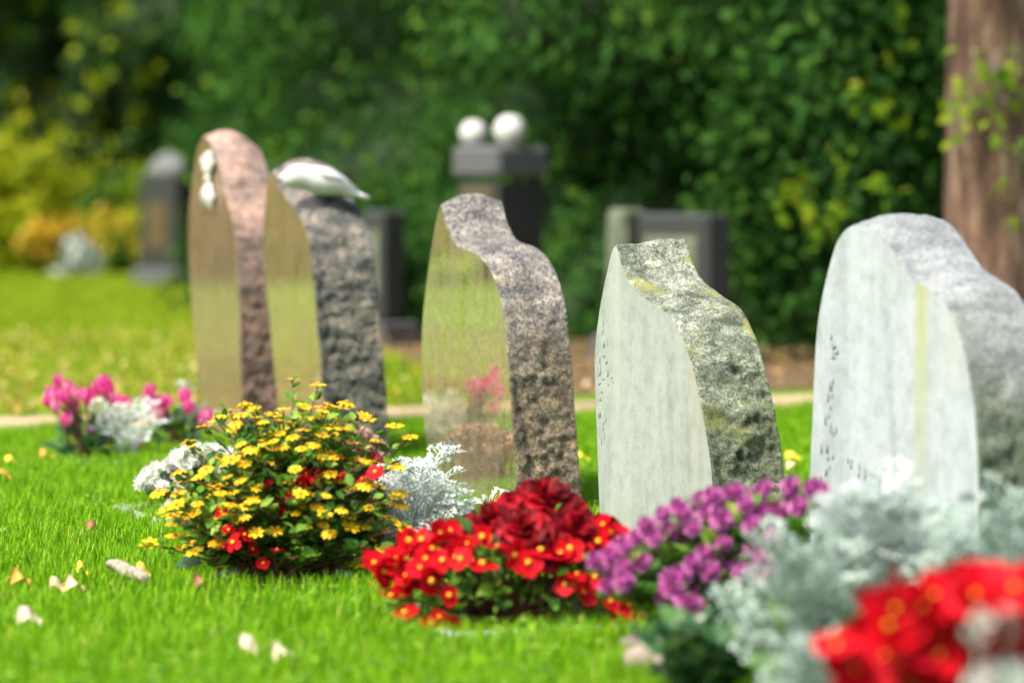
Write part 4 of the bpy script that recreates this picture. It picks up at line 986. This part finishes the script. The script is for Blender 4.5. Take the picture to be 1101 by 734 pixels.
cyclamen(122, 488, [(112, 416), (120, 420), (108, 421), (126, 436), (118, 432), (134, 437), (98, 432), (116, 424), (150, 484)], 'pink cyclamen behind the silver plant, in the middle')
cyclamen(188, 486, [(158, 430), (166, 440), (172, 438), (176, 444), (170, 448), (202, 440), (208, 446), (220, 457), (224, 452), (178, 436), (198, 430), (162, 424)], 'pink cyclamen at the foot of the pinkish headstone')

# --- planter rims and bowl
def planter(x, y, ln, wd, label, h=.02, matk='zinc'):
    p = G(x, y); t = thing('planter_rim', p, label, 'planter', None, math.atan2(D.y, D.x))
    b = MB(); th = .022
    for a, c in (((-ln / 2, -wd / 2), (ln / 2, -wd / 2 + th)), ((-ln / 2, wd / 2 - th), (ln / 2, wd / 2)), ((-ln / 2, -wd / 2 + th + .001), (-ln / 2 + th, wd / 2 - th - .001)), ((ln / 2 - th, -wd / 2 + th + .001), (ln / 2, wd / 2 - th - .001))):
        box(b, (a[0], a[1], -.04), (c[0], c[1], h), bev=.003)
    b.build('rim', M[matk], t, False)
    b = MB(); box(b, (-ln / 2 + th + .001, -wd / 2 + th + .001, -.03), (ln / 2 - th - .001, wd / 2 - th - .001, h - .012)); b.build('soil', M['soil'], t, False)
    return t
planter(205, 560, .40, .28, 'pale metal planter rim sunk in the grass under the white chrysanthemum', .026)
planter(120, 494, .40, .30, 'grey metal planter rim in the grass around the pink cyclamens', .014)
planter(540, 668, .42, .36, 'grey planter rim in the grass around the large red begonia', .014)
t = thing('flower_bowl', ZB, 'dark glossy bowl rim low in the grass under the yellow bush', 'bowl')
b = MB(); V = []; Fc = []; R = 48; pr = [(.115, -.04), (.145, -.006), (.158, .010), (.160, .013), (.153, .014), (.142, .004), (.11, .003)]
for (r, z) in pr:
    for k in range(R): V.append((r * math.cos(2 * math.pi * k / R), r * .95 * math.sin(2 * math.pi * k / R), z))
for i in range(len(pr) - 1):
    for k in range(R): Fc.append((i * R + k, i * R + (k + 1) % R, (i + 1) * R + (k + 1) % R, (i + 1) * R + k))
b.add(V, Fc); b.build('shell', M['bowl'], t)
b = MB(); b.add([(.138 * math.cos(2 * math.pi * k / R), .13 * math.sin(2 * math.pi * k / R), .004) for k in range(R)], [tuple(range(R))]); b.build('soil', M['soil'], t, False)
KEEP.append((ZB.x, ZB.y, .16))

# --- things lying in the grass
FL = [(20, 637, 'orange', .05, 'orange fallen leaf in the grass near the left edge'), (78, 645, 'tan', .05, 'peach coloured fallen leaf standing up in the grass'), (64, 646, 'tan', .04, 'small tan fallen leaf left of the peach leaf'),
      (155, 630, 'yellow', .04, 'yellow fallen leaf at the end of the grey bark piece'), (32, 681, 'pale', .06, 'pale blurred fallen leaf low at the left'), (272, 713, 'pale', .05, 'whitish fallen leaf at the bottom, left of a pair'),
      (303, 720, 'pale', .05, 'whitish fallen leaf at the bottom, right of a pair'), (213, 642, 'brown', .045, 'curled brown leaf in the grass left of the yellow bush'), (88, 628, 'yellow', .03, 'tiny yellow leaf in the grass above the peach leaf'),
      (5, 524, 'orange', .06, 'orange fallen leaf at the left edge far back'), (14, 508, 'yellow', .05, 'yellow fallen leaf at the left edge below the path'), 
      (100, 583, 'brown', .05, 'brown leaf in the grass below the planter rim'), (856, 503, 'yellow', .06, 'yellow leaf on the grass right of the lichen headstone'), (850, 513, 'tan', .05, 'tan leaf on the grass right of the lichen headstone'), (629, 503, 'yellow', .045, 'yellow leaf on the grass between mirror and lichen headstones'),
      (52, 500, 'orange', .05, 'orange leaf by the grey planter rim at the left')]
leafcol = {'orange': (.62, .24, .04), 'tan': (.66, .42, .24), 'yellow': (.78, .55, .05), 'pale': (.58, .46, .34), 'brown': (.22, .09, .04)}
for kx, c in leafcol.items(): M['lf_' + kx] = plain('fallen_leaf_' + kx, c, .6, .3, 60)
for x, y, kx, sz, lb in FL:
    sz *= .78
    p = G(x, y); b = MB(); V = []; Fc = []; n = 10
    for i in range(n + 1):
        f = i / n; wv = sz * .42 * math.sin(math.pi * min(1, f * .94 + .05)) ** .8 * (1 + .16 * math.sin(f * 22))
        for s in (-1, -.5, 0, .5, 1): V.append(((f - .5) * sz, s * wv, .028 + .14 * abs(s) * wv + .012 * math.sin(f * 5 + s) + .004 * s))
    for i in range(n):
        for s in range(4): Fc.append((i * 5 + s, (i + 1) * 5 + s, (i + 1) * 5 + s + 1, i * 5 + s + 1))
    b.add(V, Fc); tube(b, [(-sz * .5, 0, .03), (-sz * .75, .004, .022)], [.0012, .0009], 4)
    o = b.build('fallen_leaf', M['lf_' + kx], loc=(p.x, p.y, 0)); o.rotation_euler = (rnd.uniform(.0, .5), rnd.uniform(-.2, .2), rnd.uniform(-.6, .6)); o.location.z = .004
    tag(o, lb, 'leaf', 'fallen leaves in the grass')
p0, p1 = G(118, 624), G(158, 641)
b = MB(); n = 9; pts = []; rad = []
for i in range(n):
    f = i / (n - 1); pts.append(p0.lerp(p1, f) + Vector((0, .01 * math.sin(f * 4), .034 + .003 * math.sin(f * 9)))); rad.append(.0125 * (.7 + .5 * math.sin(math.pi * f)) * rnd.uniform(.9, 1.1))
ctr = (p0 + p1) / 2; tube(b, [q - ctr for q in pts], rad, 10)
tag(b.build('bark_piece', M['twig'], loc=ctr), 'grey piece of bark lying in the grass left of the yellow bush', 'bark')
for (x, y, r, lb) in [(700, 716, .032, 'pale beige pebble, largest, at the bottom below the purple chrysanthemum'), (727, 722, .03, 'grey beige pebble beside the largest pebble at the bottom'), (692, 692, .022, 'brownish pebble above the largest pebble at the bottom'), (712, 690, .016, 'smallest brown pebble below the purple chrysanthemum')]:
    Z = 5.2; p = P(x, y, Z); p = Vector((p.x, F * CH / (y - HY + 14), r * .5))
    b = MB(); core(b, (0, 0, r), (r * 1.25, r, r * .8)); o = b.build('pebble', M['pebble'], loc=(p.x, p.y, 0)); tag(o, lb, 'pebble', 'pebbles in the grass')

# ------------------------------------------------------------------ the grass itself
def front_lawn(x, y):
    o = -((x - PN.x) * D.x + (y - PN.y) * D.y); return o < .10 * np.sin(x * 7.3) + .09 * np.sin(x * 17 + 1) + .06
def in_view(x, y): return np.abs(x) < y * .165 + 1.5
grass("grass", -3.4, 3.4, 4.0, 12.2, 540000, .0034, .026, .052, M['grass'], lambda x, y: front_lawn(x, y) & in_view(x, y), 'bright green mown grass around the graves')
n = 2600; x = rng.uniform(-1.6, 1.0, n); y = rng.uniform(4.6, 9.8, n)
pn = np.array([noise.noise(Vector((a * 2.4, b * 2.4, 5.5))) for a, b in zip(x, y)]); k = pn > .12; x, y = x[k], y[k]; n = len(x)
cb_ = MB()
for j in range(3):
    a = rng.uniform(0, 6.28, n) * 0 + np.arange(n) * 1.7 + j * 2.094
    scatter(cb_, LEAFv, LEAFf, frames(np.stack([np.cos(a), np.sin(a), np.full(n, .15)], 1), np.tile([0, -.25, 1.0], (n, 1)) + rng.normal(size=(n, 3)) * .2), np.stack([x, y, .026 + .012 * ((np.arange(n) * 37 % 11) / 11)], 1), np.stack([np.full(n, .016), np.full(n, .012), np.full(n, .012)], 1))
tag(cb_.build('clover', M['green']), 'small clover leaves in patches of the front lawn', 'clover', kind='stuff')
def far_lawn(x, y):
    o = -((x - PN.x) * D.x + (y - PN.y) * D.y)
    fx = np.interp(y, [12.3, 16.5, 23.0, 29.6], [.05, -.85, -1.9, -2.5])
    return (o > PW - .12 + .12 * np.sin(x * 6.1) + .08 * np.sin(x * 15)) & (x < fx) & (x > -y * .2 - 1.0)
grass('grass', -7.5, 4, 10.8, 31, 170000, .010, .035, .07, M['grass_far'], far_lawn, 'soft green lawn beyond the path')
n = 9000; x = rng.uniform(-6, 3.5, n); y = 11.2 + 6 * rng.random(n) ** 1.7  # real litter, spread finely to also paint the lawn's sunlit yellow band
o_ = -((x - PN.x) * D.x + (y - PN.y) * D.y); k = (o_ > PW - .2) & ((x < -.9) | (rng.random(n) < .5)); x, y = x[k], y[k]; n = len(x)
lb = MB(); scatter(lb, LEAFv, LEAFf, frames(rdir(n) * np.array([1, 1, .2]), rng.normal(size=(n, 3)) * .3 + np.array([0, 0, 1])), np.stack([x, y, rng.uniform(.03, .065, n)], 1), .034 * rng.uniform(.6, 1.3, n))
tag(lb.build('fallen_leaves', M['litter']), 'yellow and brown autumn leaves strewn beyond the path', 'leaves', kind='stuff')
print('objects', len(bpy.data.objects))
